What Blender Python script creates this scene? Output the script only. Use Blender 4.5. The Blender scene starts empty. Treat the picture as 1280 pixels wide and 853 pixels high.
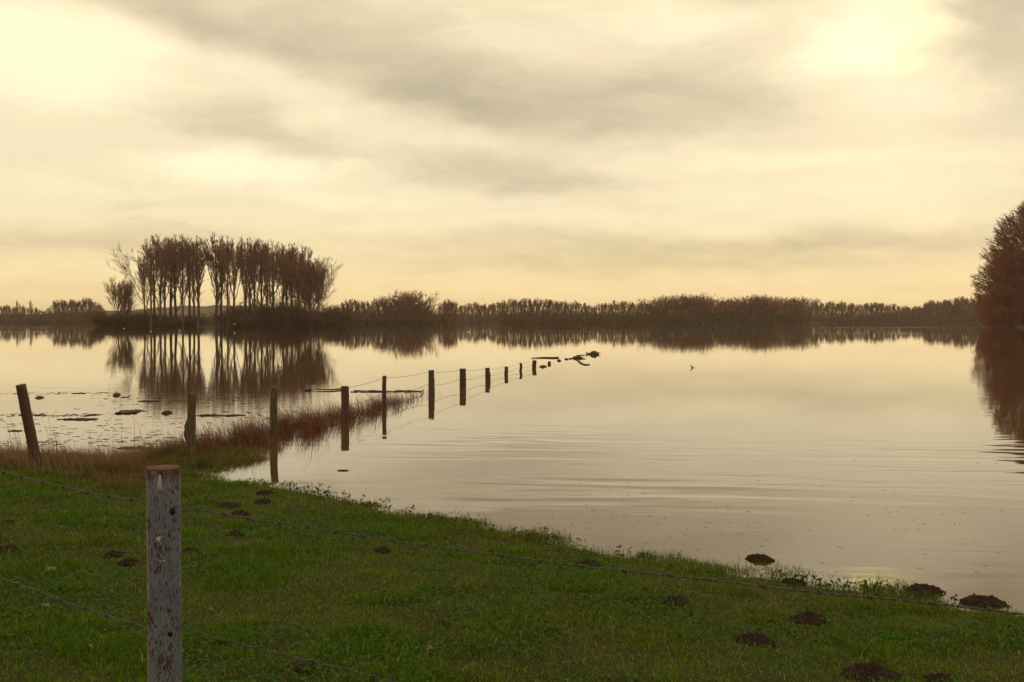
import bpy, bmesh, math, random
import numpy as np
from mathutils import Vector, Matrix, noise as mnoise

R = math.radians
rng = np.random.default_rng(7)
random.seed(7)
scn = bpy.context.scene
col = scn.collection

# ------------------------------------------------------------------ camera
F = 35.0 / 36.0 * 1280.0            # focal length in reference pixels
HOR = 400.0                         # row of the horizon
CAMZ = 2.2                          # metres above the flood water
PITCH = math.atan((426.5 - HOR) / F)
cam = bpy.data.cameras.new('camera')
cam.lens = 35.0; cam.sensor_width = 36.0
cam.clip_start = 0.05; cam.clip_end = 12000.0
camo = bpy.data.objects.new('camera', cam); col.objects.link(camo)
camo.location = (0, 0, CAMZ)
camo.rotation_euler = (R(90) - PITCH, 0, 0)
scn.camera = camo

def ray(px, py):
    """direction of a pixel of the photograph (y = depth 1 before pitch)"""
    x = (px - 640.0) / F; v = (426.5 - py) / F
    c, s = math.cos(PITCH), math.sin(PITCH)
    return (x, c + v * s, -s + v * c)

def at(px, py, z=0.0):
    d = ray(px, py); t = (z - CAMZ) / d[2]
    return Vector((d[0] * t, d[1] * t, z))

def at_depth(px, py, Y):
    d = ray(px, py); t = Y / d[1]
    return Vector((d[0] * t, Y, CAMZ + d[2] * t))

# ------------------------------------------------------------------ world
SUN_AZ, SUN_EL = math.atan((1105 - 640) / F), (HOR - 62) / F
world = bpy.data.worlds.new('World'); scn.world = world
world.use_nodes = True
nt = world.node_tree; nt.nodes.clear()

class NT:
    def __init__(s, tree): s.t = tree
    def n(s, typ, **kw):
        nd = s.t.nodes.new(typ)
        for k, v in kw.items(): setattr(nd, k, v)
        return nd
    def put(s, sock, v):
        if isinstance(v, bpy.types.NodeSocket): s.t.links.new(v, sock)
        elif v is not None: sock.default_value = v
    def m(s, op, a, b=None, c=None, clamp=False):
        nd = s.n('ShaderNodeMath', operation=op); nd.use_clamp = clamp
        s.put(nd.inputs[0], a)
        if b is not None: s.put(nd.inputs[1], b)
        if c is not None: s.put(nd.inputs[2], c)
        return nd.outputs[0]
    def vm(s, op, a, b=None):
        nd = s.n('ShaderNodeVectorMath', operation=op)
        s.put(nd.inputs[0], a)
        if b is not None: s.put(nd.inputs[1], b)
        return nd.outputs[0]
    def noise(s, vec, scale, detail=4, rough=0.5, dist=0.0, out=0):
        nd = s.n('ShaderNodeTexNoise'); s.put(nd.inputs['Vector'], vec)
        nd.inputs['Scale'].default_value = scale; nd.inputs['Detail'].default_value = detail
        nd.inputs['Roughness'].default_value = rough; nd.inputs['Distortion'].default_value = dist
        return nd.outputs[out]
    def maprange(s, v, a, b, c=0.0, d=1.0, smooth=True):
        nd = s.n('ShaderNodeMapRange'); nd.interpolation_type = 'SMOOTHSTEP' if smooth else 'LINEAR'
        s.put(nd.inputs[0], v)
        for i, q in enumerate((a, b, c, d)): s.put(nd.inputs[i + 1], q)
        return nd.outputs[0]
    def mix(s, f, a, b, blend='MIX'):
        nd = s.n('ShaderNodeMix', data_type='RGBA', blend_type=blend)
        s.put(nd.inputs[0], f)
        s.put(nd.inputs[6], a if isinstance(a, bpy.types.NodeSocket) else (*a, 1))
        s.put(nd.inputs[7], b if isinstance(b, bpy.types.NodeSocket) else (*b, 1))
        return nd.outputs[2]
    def ramp(s, f, stops):
        nd = s.n('ShaderNodeValToRGB'); s.put(nd.inputs[0], f)
        e = nd.color_ramp.elements
        while len(e) < len(stops): e.new(0.5)
        for el, (p, c) in zip(e, stops): el.position = p; el.color = (*c, 1)
        return nd.outputs[0]
    def xyz(s, v):
        nd = s.n('ShaderNodeSeparateXYZ'); s.put(nd.inputs[0], v); return nd.outputs
    def comb(s, x, y, z):
        nd = s.n('ShaderNodeCombineXYZ')
        for i, q in enumerate((x, y, z)): s.put(nd.inputs[i], q)
        return nd.outputs[0]

W = NT(nt)
tc = W.n('ShaderNodeTexCoord')
dirv = W.vm('NORMALIZE', tc.outputs['Generated'])
dx, dy, dz = W.xyz(dirv)
az0 = W.m('ARCTAN2', dx, dy)
el0 = W.m('ARCSINE', dz)
# clouds lie on a flat deck: perspective coordinates
inv = W.m('DIVIDE', 1.0, W.m('ADD', W.m('MAXIMUM', dz, 0.0), 0.09))
deck = W.comb(W.m('MULTIPLY', dx, inv), W.m('MULTIPLY', dy, inv), 0.0)
wob = W.noise(W.comb(W.m('MULTIPLY', az0, 1.0), W.m('MULTIPLY', el0, 2.2), 0.3), 6.0, 8, 0.58, 0.2, out=1)
wx, wy, wz = W.xyz(wob)
az = W.m('ADD', az0, W.m('MULTIPLY', W.m('SUBTRACT', wx, 0.5), 0.14))
el = W.m('ADD', el0, W.m('MULTIPLY', W.m('SUBTRACT', wy, 0.5), 0.060))

def bank(px, py, rx, ru, rl, amp, slope=0.0):
    """a cloud bank (amp < 0) or a break in the deck (amp > 0) with its own softness above (ru) and below (rl)"""
    a0 = math.atan((px - 640) / F); e0 = (HOR - py) / F * math.cos(a0)
    da = W.m('SUBTRACT', az, a0)
    u = W.m('DIVIDE', da, rx / F)
    v = W.m('ADD', W.m('SUBTRACT', el, e0), W.m('MULTIPLY', da, slope))
    vp = W.m('DIVIDE', W.m('MAXIMUM', v, 0.0), ru / F); vn = W.m('DIVIDE', W.m('MINIMUM', v, 0.0), rl / F)
    r2 = W.m('ADD', W.m('MULTIPLY', u, u), W.m('ADD', W.m('MULTIPLY', vp, vp), W.m('MULTIPLY', vn, vn)))
    return W.m('MULTIPLY', W.m('POWER', 2.71828, W.m('MULTIPLY', W.m('POWER', r2, 1.4), -1.0)), amp)
BANKS = [
    (430, 88, 300, 80, 34, -.27, .26), (780, 146, 260, 70, 34, -.32, .05), (620, 222, 165, 34, 28, -.28, 0), (150, 10, 170, 40, 26, -.22, .3),
    (315, 172, 90, 42, 18, -.22, .15), (1248, 30, 78, 90, 56, -.36, 0), (1275, 150, 70, 60, 50, -.18, 0), (950, -4, 100, 24, 16, -.20, 0),
    (860, 322, 380, 30, 18, -.22, 0), (1110, 298, 240, 18, 12, -.17, 0), (90, 303, 210, 20, 13, -.16, 0), (540, 298, 220, 14, 10, -.12, 0),
    (150, 140, 150, 12, 14, -.06, 0), (760, 262, 200, 10, 8, -.08, 0), (1040, 190, 130, 14, 10, -.08, 0), (200, 255, 180, 9, 7, -.07, 0),
    (60, 78, 125, 66, 62, .26, 0), (285, 213, 120, 20, 16, .24, 0), (385, 157, 50, 16, 14, .14, 0), (1100, 52, 78, 52, 46, .32, 0),
    (1030, 92, 60, 26, 22, .16, 0), (850, 42, 110, 28, 20, .12, 0), (900, 208, 260, 13, 10, .08, 0), (450, 250, 200, 14, 12, .07, 0),
    (60, 345, 200, 16, 12, .08, 0), (570, 360, 250, 14, 10, .06, 0), (1185, 376, 90, 8, 7, .10, 0), (1120, 130, 80, 24, 18, .08, 0)]
tot = None
for b in BANKS:
    b = (*b[:5], b[5] * (.88 if b[5] < 0 else 1.0), b[6])
    o = bank(*b); tot = o if tot is None else W.m('ADD', tot, o)
n1 = W.m('SUBTRACT', W.noise(deck, 0.9, 6, 0.55, 0.4), 0.5)
edge = W.noise(W.comb(W.m('ADD', az, 3.1), W.m('MULTIPLY', el, 3.4), 0.0), 4.2, 7, 0.58, 0.6)
edge = W.m('SUBTRACT', W.maprange(edge, .43, .57), 0.5)
fine = W.m('SUBTRACT', W.noise(W.comb(az0, W.m('MULTIPLY', el0, 2.2), 5.), 22.0, 8, 0.62, 0.8), 0.5)
n2 = W.m('SUBTRACT', W.noise(W.comb(az0, W.m('MULTIPLY', el0, 4.0), 1.7), 9.0, 5, 0.6, 0.3), 0.5)
val = W.m('ADD', W.m('ADD', W.m('ADD', 0.60, W.m('ADD', W.m('MULTIPLY', edge, .07), W.m('MULTIPLY', fine, .11))), tot), W.m('ADD', W.m('MULTIPLY', n1, 0.14), W.m('MULTIPLY', n2, 0.20)))
cloudc = W.ramp(val, [(0.0, (.36, .325, .225)), (0.28, (.60, .525, .355)), (0.56, (.88, .775, .515)),
                      (0.78, (1.00, .925, .625)), (1.0, (1.10, 1.06, .71))])
halo = W.m('MULTIPLY', W.m('ADD', bank(1108, 58, 46, 28, 28, .12), bank(1106, 84, 26, 8, 8, .62)), W.maprange(W.noise(W.comb(az0, W.m('MULTIPLY', el0, 1.8), 2.), 24., 5, .6, .5), .34, .60, .25, 1.5))
cloudc = W.vm('ADD', cloudc, W.vm('MULTIPLY', W.comb(halo, halo, halo), (1.6, 1.28, .10)))
# warm light under the deck close to the horizon
warm = W.maprange(el0, 0.0, 0.13, 1.0, 0.0)
cloudc = W.mix(warm, cloudc, W.mix(1.0, cloudc, (1.02, .89, .66), 'MULTIPLY'))
# an overcast sky is brightest overhead
over = W.maprange(el0, 0.36, 1.0, 1.0, 1.35)
cloudc = W.mix(1.0, cloudc, W.comb(over, over, W.m('MULTIPLY', over, 1.02)), 'MULTIPLY')
cloud10 = W.vm('MULTIPLY', cloudc, (10.9, 10.5, 10.1))
sky = W.n('ShaderNodeTexSky', sky_type='NISHITA', sun_disc=False,
          sun_elevation=SUN_EL, sun_rotation=SUN_AZ, air_density=1.0, dust_density=0.3)
skyc = W.mix(0.97, sky.outputs[0], cloud10)
bg = W.n('ShaderNodeBackground'); W.put(bg.inputs[0], skyc); bg.inputs[1].default_value = 0.10
wo = W.n('ShaderNodeOutputWorld'); nt.links.new(bg.outputs[0], wo.inputs[0])

# ------------------------------------------------------------------ sun behind the overcast
sd = bpy.data.lights.new('sun', 'SUN'); sd.energy = 0.5; sd.angle = R(170); sd.color = (1.0, .82, .52)
so = bpy.data.objects.new('sun', sd); col.objects.link(so)
dsun = Vector((math.sin(SUN_AZ) * math.cos(SUN_EL), math.cos(SUN_AZ) * math.cos(SUN_EL), math.sin(SUN_EL)))
so.rotation_euler = dsun.to_track_quat('Z', 'Y').to_euler(); so.location = (40, 100, 60)

scn.view_settings.view_transform = 'Standard'; scn.view_settings.look = 'None'
scn.view_settings.gamma = 1.0; scn.view_settings.exposure = 0.0
scn.view_settings.use_curve_mapping = False
scn.cycles.use_denoising = True
scn.cycles.max_bounces = 6; scn.cycles.diffuse_bounces = 2; scn.cycles.glossy_bounces = 3
scn.cycles.transmission_bounces = 3; scn.cycles.volume_bounces = 1; scn.cycles.transparent_max_bounces = 6

# ------------------------------------------------------------------ helpers
def tag(o, label=None, cat=None, group=None, kind=None):
    if label: o['label'] = label
    if cat: o['category'] = cat
    if group: o['group'] = group
    if kind: o['kind'] = kind
    return o

def link(name, me, m=None, parent=None):
    o = bpy.data.objects.new(name, me); col.objects.link(o)
    if m is not None and not me.materials: me.materials.append(m)
    if parent is not None: o.parent = parent
    return o

def empty(name, loc, rz=0.0):
    o = bpy.data.objects.new(name, None); col.objects.link(o)
    o.location = loc; o.rotation_euler = (0, 0, rz); o.empty_display_size = .2
    return o

def np_mesh(name, verts, tris=None, quads=None, colors=None, smooth=False):
    me = bpy.data.meshes.new(name)
    nv = len(verts); nt_ = 0 if tris is None else len(tris); nq = 0 if quads is None else len(quads)
    me.vertices.add(nv); me.vertices.foreach_set('co', np.ascontiguousarray(verts, dtype=np.float32).ravel())
    loops = []; tot = []
    if nt_: loops.append(np.asarray(tris).ravel()); tot.append(np.full(nt_, 3))
    if nq: loops.append(np.asarray(quads).ravel()); tot.append(np.full(nq, 4))
    loops = np.concatenate(loops).astype(np.int32); tot = np.concatenate(tot)
    start = np.concatenate([[0], np.cumsum(tot)[:-1]]).astype(np.int32)
    me.loops.add(len(loops)); me.loops.foreach_set('vertex_index', loops)
    me.polygons.add(len(tot)); me.polygons.foreach_set('loop_start', start)
    if smooth: me.polygons.foreach_set('use_smooth', np.ones(len(tot), dtype=bool))
    me.update(calc_edges=True)
    if colors is not None:
        ca = me.color_attributes.new('tint', 'FLOAT_COLOR', 'POINT')
        c4 = np.ones((nv, 4), dtype=np.float32); c4[:, :3] = colors
        ca.data.foreach_set('color', c4.ravel())
    return me

def tubes(P0, P1, R0, R1, sides=3):
    """prisms between P0 and P1, arrays (n,3); returns verts and quads"""
    P0 = np.asarray(P0, float); P1 = np.asarray(P1, float)
    R0 = np.asarray(R0, float)[:, None]; R1 = np.asarray(R1, float)[:, None]
    d = P1 - P0; L = np.linalg.norm(d, axis=1, keepdims=True); d = d / np.maximum(L, 1e-9)
    ref = np.where(np.abs(d[:, 2:3]) > .9, np.array([[1., 0, 0]]), np.array([[0, 0, 1.]]))
    a = np.cross(d, ref); a /= np.linalg.norm(a, axis=1, keepdims=True); b = np.cross(d, a)
    n = len(P0); V = np.zeros((n, 2 * sides, 3))
    for k in range(sides):
        t = 2 * math.pi * k / sides
        o = a * math.cos(t) + b * math.sin(t)
        V[:, k] = P0 + o * R0; V[:, sides + k] = P1 + o * R1
    base = (np.arange(n) * 2 * sides)[:, None]
    Q = np.concatenate([base + np.array([[k, (k + 1) % sides, sides + (k + 1) % sides, sides + k]]) for k in range(sides)])
    return V.reshape(-1, 3), Q

def smoothstep(a, b, x):
    t = np.clip((x - a) / (b - a), 0, 1); return t * t * (3 - 2 * t)

class VNoise:
    """cheap tiled value noise for arrays"""
    def __init__(s, seed): s.g = np.random.default_rng(seed).random((256, 256))
    def __call__(s, x, y):
        x = np.asarray(x, float); y = np.asarray(y, float)
        xi = np.floor(x).astype(int); yi = np.floor(y).astype(int); fx = x - xi; fy = y - yi
        fx = fx * fx * (3 - 2 * fx); fy = fy * fy * (3 - 2 * fy)
        g = s.g; A = g[xi % 256, yi % 256]; B = g[(xi + 1) % 256, yi % 256]
        C_ = g[xi % 256, (yi + 1) % 256]; D = g[(xi + 1) % 256, (yi + 1) % 256]
        return (A * (1 - fx) + B * fx) * (1 - fy) + (C_ * (1 - fx) + D * fx) * fy
def fbm(v, x, y, o=3):
    s = 0; a = .5; t = 0
    for i in range(o): s = s + a * v(x * 2 ** i + 17 * i, y * 2 ** i + 31 * i); t += a; a *= .5
    return s / t
vn1, vn2, vn3 = VNoise(1), VNoise(2), VNoise(3)

def mat(name, build, rough=.8, spec=.3):
    m = bpy.data.materials.new(name); m.use_nodes = True
    t = NT(m.node_tree); bs = m.node_tree.nodes['Principled BSDF']
    bs.inputs['Roughness'].default_value = rough; bs.inputs['Specular IOR Level'].default_value = spec
    build(t, bs); return m

def bump(t, bs, h, strength=.5, dist=.01):
    b = t.n('ShaderNodeBump'); b.inputs['Strength'].default_value = strength; b.inputs['Distance'].default_value = dist
    t.put(b.inputs['Height'], h); t.t.links.new(b.outputs[0], bs.inputs['Normal'])

# ------------------------------------------------------------------ shoreline and terrain
SHORE_PX = [(1700, 822), (1480, 790), (1280, 770), (1180, 758), (1080, 741), (1020, 733), (950, 722), (860, 709), (780, 698),
            (700, 683), (640, 669), (560, 655), (500, 645), (430, 626), (385, 615), (350, 610), (300, 607), (262, 602),
            (236, 598), (224, 592), (240, 587), (264, 581), (292, 573), (312, 565), (305, 560), (285, 559), (262, 561), (236, 564), (200, 572), (150, 581),
            (100, 580), (50, 577), (0, 574), (-120, 570), (-400, 566), (-900, 560)]
shore = [at(*p)[:2] for p in SHORE_PX]
land = np.array(shore + [(-40, -60), (40, -60)])       # closes behind the camera

def signed(x, y):
    """distance to the land outline, positive inland"""
    x = np.asarray(x, float); y = np.asarray(y, float)
    P = land; Q = np.roll(land, -1, axis=0)
    best = np.full(x.shape, 1e9); inside = np.zeros(x.shape, bool)
    for (ax, ay), (bx, by) in zip(P, Q):
        ex, ey = bx - ax, by - ay
        t = np.clip(((x - ax) * ex + (y - ay) * ey) / (ex * ex + ey * ey + 1e-12), 0, 1)
        d = np.hypot(x - ax - t * ex, y - ay - t * ey); best = np.minimum(best, d)
        if ay != by:
            c = ((ay > y) != (by > y)) & (x < ex * (y - ay) / ey + ax)
            inside ^= c
    return np.where(inside, best, -best)

# where the far bank begins (column in the photograph -> row of the waterline)
BANK = [(-2500, 404.2), (0, 404.2), (130, 404.6), (420, 406), (545, 406), (560, 405.6), (585, 403.6), (615, 403.6), (625, 404.9),
        (1005, 404.6), (1020, 403.7), (1230, 403.4), (1280, 403.6), (4000, 403.6)]
def bank_dist(px):
    r = np.interp(px, [b[0] for b in BANK], [b[1] for b in BANK])
    return CAMZ * F / (r - HOR)

def height(x, y):
    x = np.asarray(x, float); y = np.asarray(y, float)
    r = np.hypot(x, y)
    h = np.full(x.shape, -0.9)
    near = r < 120
    d = signed(x[near], y[near]) if near.any() else None
    if near.any():
        dd = d + .22 * (fbm(vn1, x[near] * 2.1 + 40, y[near] * 2.1 + 40) - .5) + .06 * (vn2(x[near] * 11 + 99, y[near] * 11 + 99) - .5)
        hh = np.where(dd > 0, .52 * np.tanh(dd / 6.5) + .0, np.maximum(dd * .09, -.9))
        hh = hh + np.where(dd > 0, np.clip(dd, 0, 1) * (.05 * (fbm(vn3, x[near] * .8 + 50, y[near] * .8 + 50) - .5)
                           + .03 * (fbm(vn2, x[near] * 4 + 50, y[near] * 4 + 50) - .5)), 0)
        h[near] = hh
    fy = np.where(y > 1, y, 1)
    px = 640 + x / fy * F
    far = (y > 100)
    bd = bank_dist(np.clip(px, -2500, 4000))
    h = np.where(far, np.where(y > bd, np.minimum((y - bd) * .02, .6), h), h)
    h = np.where((~far) & (r > 150), -.9, h)
    return h

def ground(px, py):
    d = ray(px, py); z = .2
    for _ in range(30):
        p = at(px, py, z); z2 = float(height(np.array([p.x]), np.array([p.y]))[0]); z2 = max(z2, 0)
        z = .5 * z + .5 * z2
    return at(px, py, z)
def gz(x, y): return float(height(np.array([x]), np.array([y]))[0])

def axis(lo, hi, flo, fhi, step, grow=1.13):
    a = list(np.arange(flo, fhi, step)); s = step; p = a[-1]
    while p < hi: s *= grow; p += s; a.append(min(p, hi))
    s = step; p = a[0]; pre = []
    while p > lo: s *= grow; p -= s; pre.append(max(p, lo))
    return np.array(pre[::-1] + a)
gx = axis(-4000, 4000, -11, 8, .1); gy = axis(-300, 9000, 1.5, 21, .1)
X, Y = np.meshgrid(gx, gy, indexing='ij')
Z = height(X, Y)
nx, ny = X.shape
idx = np.arange(nx * ny).reshape(nx, ny)
Q = np.stack([idx[:-1, :-1], idx[1:, :-1], idx[1:, 1:], idx[:-1, 1:]], -1).reshape(-1, 4)

def mk_ground(t, bs):
    geo = t.n('ShaderNodeNewGeometry').outputs['Position']
    a = t.noise(geo, 1.3, 4, .6); b = t.noise(geo, 14, 5, .65); c = t.noise(geo, 90, 3, .6)
    base = t.mix(t.maprange(a, .35, .65), (.022, .028, .003), (.034, .032, .005))
    base = t.mix(t.maprange(b, .5, .72), base, (.030, .019, .012))
    base = t.mix(t.m('MULTIPLY', c, .6), base, (.012, .014, .006))
    t.put(bs.inputs['Base Color'], base)
    bump(t, bs, t.m('ADD', b, t.m('MULTIPLY', c, .5)), .8, .02)
gm = mat('meadow_soil', mk_ground, .95, .1)
g = link('ground', np_mesh('ground', np.stack([X, Y, Z], -1).reshape(-1, 3), quads=Q, smooth=True), gm)
tag(g, kind='structure')

# ------------------------------------------------------------------ water
def mk_water(t, bs):
    pos = t.n('ShaderNodeNewGeometry').outputs['Position']
    x, y, z = t.xyz(pos)
    bs.inputs['IOR'].default_value = 1.30
    bs.inputs['Specular IOR Level'].default_value = .5
    bs.inputs['Roughness'].default_value = .012
    mud = t.mix(t.maprange(t.noise(pos, .12, 4, .55), .3, .7), (.048, .025, .010), (.064, .036, .015))
    t.put(bs.inputs['Base Color'], mud)
    # long low swells running to the bank, slightly aslant
    def wave(ax, ay, scale, det, rough, dist, rot):
        ca, sa = math.cos(rot), math.sin(rot)
        u = t.m('ADD', t.m('MULTIPLY', x, ca), t.m('MULTIPLY', y, sa))
        v = t.m('SUBTRACT', t.m('MULTIPLY', y, ca), t.m('MULTIPLY', x, sa))
        return t.m('SUBTRACT', t.noise(t.comb(t.m('MULTIPLY', u, ax), t.m('MULTIPLY', v, ay), 0.), scale, det, rough, dist), .5)
    patch = t.maprange(t.noise(pos, .085, 3, .5), .42, .66)
    patch2 = t.maprange(t.noise(pos, .3, 2, .5), .38, .68)
    def gust(cx, cy, rx, ry, k):
        u = t.m('DIVIDE', t.m('SUBTRACT', x, cx), rx); v = t.m('DIVIDE', t.m('SUBTRACT', y, cy), ry)
        return t.m('MULTIPLY', t.m('POWER', 2.718, t.m('MULTIPLY', t.m('ADD', t.m('MULTIPLY', u, u), t.m('MULTIPLY', v, v)), -1.)), k)
    loc = t.m('ADD', t.m('ADD', gust(1.6, 12.8, 2.4, 1.1, .026), t.m('ADD', gust(7.6, 16.0, 2.6, 2.2, .018), gust(3.2, 8.8, 1.3, .7, .010))), t.m('ADD', gust(1.0, 17.5, 4.0, 2.2, .010), t.m('MULTIPLY', patch, .005)))
    w1 = t.m('MULTIPLY', wave(.20, 1.0, 1.5, 1, .4, 1.0, -.12), loc)
    w2 = t.m('MULTIPLY', wave(.4, 1.0, 8.5, 2, .5, .3, .06), t.m('MULTIPLY', t.m('ADD', patch2, .1), .00028))
    # a breeze ruffles the water on the left of the fence
    side = t.m('SUBTRACT', t.m('MULTIPLY', t.m('SUBTRACT', y, 14.), .24), t.m('ADD', x, 5.6))
    lf = t.m('MULTIPLY', t.maprange(side, -1.0, 2.5), t.m('MULTIPLY', t.maprange(y, 14., 18.), t.maprange(y, 26., 37., 1., 0.)))
    w3 = t.m('MULTIPLY', wave(.3, 1.0, 4.5, 4, .6, .6, -.05), t.m('MULTIPLY', lf, .0016))
    # far off: thin streaks of ruffled water
    st = t.maprange(t.noise(t.comb(t.m('MULTIPLY', x, .006), t.m('MULTIPLY', y, .05), 0.), 1.0, 3, .6), .56, .66)
    w4 = t.m('MULTIPLY', wave(.5, 1.0, 2.4, 3, .6, .3, .1), t.m('ADD', t.m('MULTIPLY', t.m('MULTIPLY', st, t.maprange(y, 110., 300.)), .012), .0008))
    fd = t.maprange(y, 22., 75., 1., .12)
    h = t.m('ADD', t.m('MULTIPLY', t.m('ADD', w1, w2), fd), t.m('ADD', w3, w4))
    b = t.n('ShaderNodeBump'); b.inputs['Strength'].default_value = 1.0; b.inputs['Distance'].default_value = 1.0
    t.put(b.inputs['Height'], h); t.t.links.new(b.outputs[0], bs.inputs['Normal'])
wm = mat('flood_water', mk_water)
V = np.array([(-4000, -300, 0), (4000, -300, 0), (4000, 9000, 0), (-4000, 9000, 0)], float)
w = link('water', np_mesh('water', V, quads=np.array([[0, 1, 2, 3]])), wm)
tag(w, kind='structure')

# low hills beyond the meadows
def hill(px0, px1, prof, D, name):
    xs = np.linspace(px0, px1, 90); rows = []
    for j, (f, yy) in enumerate([(0., 0.), (.55, 60.), (.9, 150.), (1., 260.), (.8, 420.), (0., 700.)]):
        hp = np.interp(xs, [p[0] for p in prof], [p[1] for p in prof]) * (D / F) * f
        n = vn1(xs * .09 + j, xs * 0 + j * 3) * 3 * f * (hp > .5)
        rows.append(np.stack([(xs - 640) / F * (D + yy), np.full_like(xs, D + yy), np.maximum(hp + n, 0)], -1))
    V = np.stack(rows, 1); a, b = V.shape[:2]; idx = np.arange(a * b).reshape(a, b)
    Q = np.stack([idx[:-1, :-1], idx[1:, :-1], idx[1:, 1:], idx[:-1, 1:]], -1).reshape(-1, 4)
    o = link(name, np_mesh(name, V.reshape(-1, 3), quads=Q, smooth=True), hillm); tag(o, kind='structure')
def mk_hill(t, bs):
    pos = t.n('ShaderNodeNewGeometry').outputs['Position']
    n = t.noise(pos, .08, 5, .7)
    t.put(bs.inputs['Base Color'], t.mix(t.maprange(n, .35, .65), (.055, .042, .034), (.095, .072, .054)))
    bump(t, bs, n, 1., 8.)
hillm = mat('wooded_hillside', mk_hill, 1., 0.)
hill(-300, 430, [(-300, 6), (60, 9), (150, 14), (220, 20), (300, 21), (360, 17), (430, 6)], 1700, 'hill')
hill(960, 1900, [(960, 0), (1080, 6), (1150, 17), (1230, 25), (1500, 34), (1900, 10)], 1500, 'hill')

# ------------------------------------------------------------------ trees
def bark(name, c1, c2):
    def f(t, bs):
        pos = t.n('ShaderNodeTexCoord').outputs['Object']
        rnd = t.n('ShaderNodeObjectInfo').outputs['Random']
        n = t.noise(pos, 1.2, 4, .6)
        c = t.mix(n, c1, c2)
        k = t.m('ADD', .8, t.m('MULTIPLY', rnd, .4))
        t.put(bs.inputs['Base Color'], t.mix(1., c, t.comb(k, k, k), 'MULTIPLY'))
    return mat(name, f, .95, .1)
m_trunk = bark('poplar_bark', (.060, .038, .032), (.095, .062, .048))
m_twig = bark('bare_twigs', (.140, .068, .052), (.215, .110, .078))
m_ftwig = bark('far_bare_twigs', (.130, .058, .044), (.195, .090, .064))
m_red = bark('reddish_twigs', (.180, .062, .046), (.260, .100, .068))
m_shrub = bark('brown_scrub', (.085, .052, .038), (.135, .082, .054))

def unit(v): return v / (np.linalg.norm(v) + 1e-12)

def grow(seed, H, r0, fork=.25, spread=28, limbs=9, lean=(0, 0), width=1.0, levels=3, seglen=None, up=.35,
         density=1.0, tip=.05, twigs=5, trunk_top=.92, jitter=.10, thick=1.0):
    """bare deciduous tree. returns trunk segments and crown segments, base at the origin"""
    rg = np.random.default_rng(seed)
    T = [[], [], [], []]; C = [[], [], [], []]
    sl = seglen or H / 16.
    def add(L, a, b, ra, rb): L[0].append(a); L[1].append(b); L[2].append(ra); L[3].append(rb)
    def branch(p, d, length, r, lvl, L):
        n = max(2, int(length / sl * (1 + .35 * lvl))); step = length / n
        pts = [p]; rr = [r]
        for i in range(n):
            d = unit(d + rg.normal(0, jitter, 3) + np.array([0, 0, up * (.32 if lvl else .1)]))
            q = pts[-1] + d * step
            rn = max(tip * .6, r * (1 - .85 * (i + 1) / n))
            add(L, pts[-1], q, rr[-1], rn)
            pts.append(q); rr.append(rn)
            if lvl < levels and i >= (1 if lvl else 0):
                k = rg.poisson(density * (1.5 if lvl == 1 else twigs / 2.6))
                for _ in range(k):
                    ax = unit(rg.normal(0, 1, 3)); side = unit(np.cross(d, ax))
                    ang = R(rg.uniform(20, 50))
                    nd = unit(d * math.cos(ang) + side * math.sin(ang))
                    branch(pts[-1], nd, length * rg.uniform(.30, .55) * (1 - .4 * i / n), max(tip, rn * .55), lvl + 1, C)
        return pts, rr
    # trunk
    n = 14; p = np.zeros(3); d = unit(np.array([lean[0], lean[1], 1.0])); pts = [p.copy()]
    Ht = H * trunk_top
    for i in range(n):
        d = unit(d + rg.normal(0, .03, 3) + np.array([0, 0, .04])); pts.append(pts[-1] + d * Ht / n)
    rad = [r0 * (1 - .9 * (i / n)) ** .9 + tip * .5 for i in range(n + 1)]
    for i in range(n): add(T, pts[i], pts[i + 1], rad[i] * (1.25 if i == 0 else 1), rad[i + 1])
    for k in range(limbs):
        f = fork + (1 - fork) * .93 * (k + rg.uniform(.0, .9)) / limbs
        i = min(n - 1, int(f * n)); q = pts[i] + (pts[i + 1] - pts[i]) * (f * n - i)
        az_ = k * 2.4 + rg.uniform(-.5, .5); sp = R(rg.uniform(spread * .7, spread * 1.25)) * width
        dd = np.array([math.cos(az_) * math.sin(sp), math.sin(az_) * math.sin(sp), math.cos(sp)])
        ln = (H - q[2]) * rg.uniform(.78, 1.0) / max(.5, math.cos(sp * .5))
        branch(q, dd, max(ln, H * .12), max(rad[i] * .55 * thick, tip), 1, C)
    return T, C

def seg_mesh(name, S, m, sides=3, cap=None, rs=1.0):
    A = np.array(S[0]); B = np.array(S[1]); ra = np.array(S[2]) * rs; rb = np.array(S[3]) * rs
    V, Q = tubes(A, B, ra, rb, sides)
    me = np_mesh(name, V, quads=Q); me.materials.append(m); return me

def tree_proto(name, T, C, mt, mc):
    tm = seg_mesh('trunk', T, mt, 6); cm = seg_mesh('crown', C, mc, 3)
    top = max(float(np.max(np.array(C[1])[:, 2])), 1)
    return (name, tm, cm, top)

PW = {}
def plant(proto, x, y, z, h, label, cat, group=None, rz=None, wide=1.0):
    name, tm, cm, top = proto
    wide = wide * PW.get(id(proto), 1.0)
    s = h / top
    o = empty(name, (x, y, z), random.uniform(0, 6.28) if rz is None else rz)
    o.scale = (s * wide, s * wide, s)
    tag(o, label, cat, group)
    link('trunk', tm, None, o)
    link('crown', cm, None, o)
    return o

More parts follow.
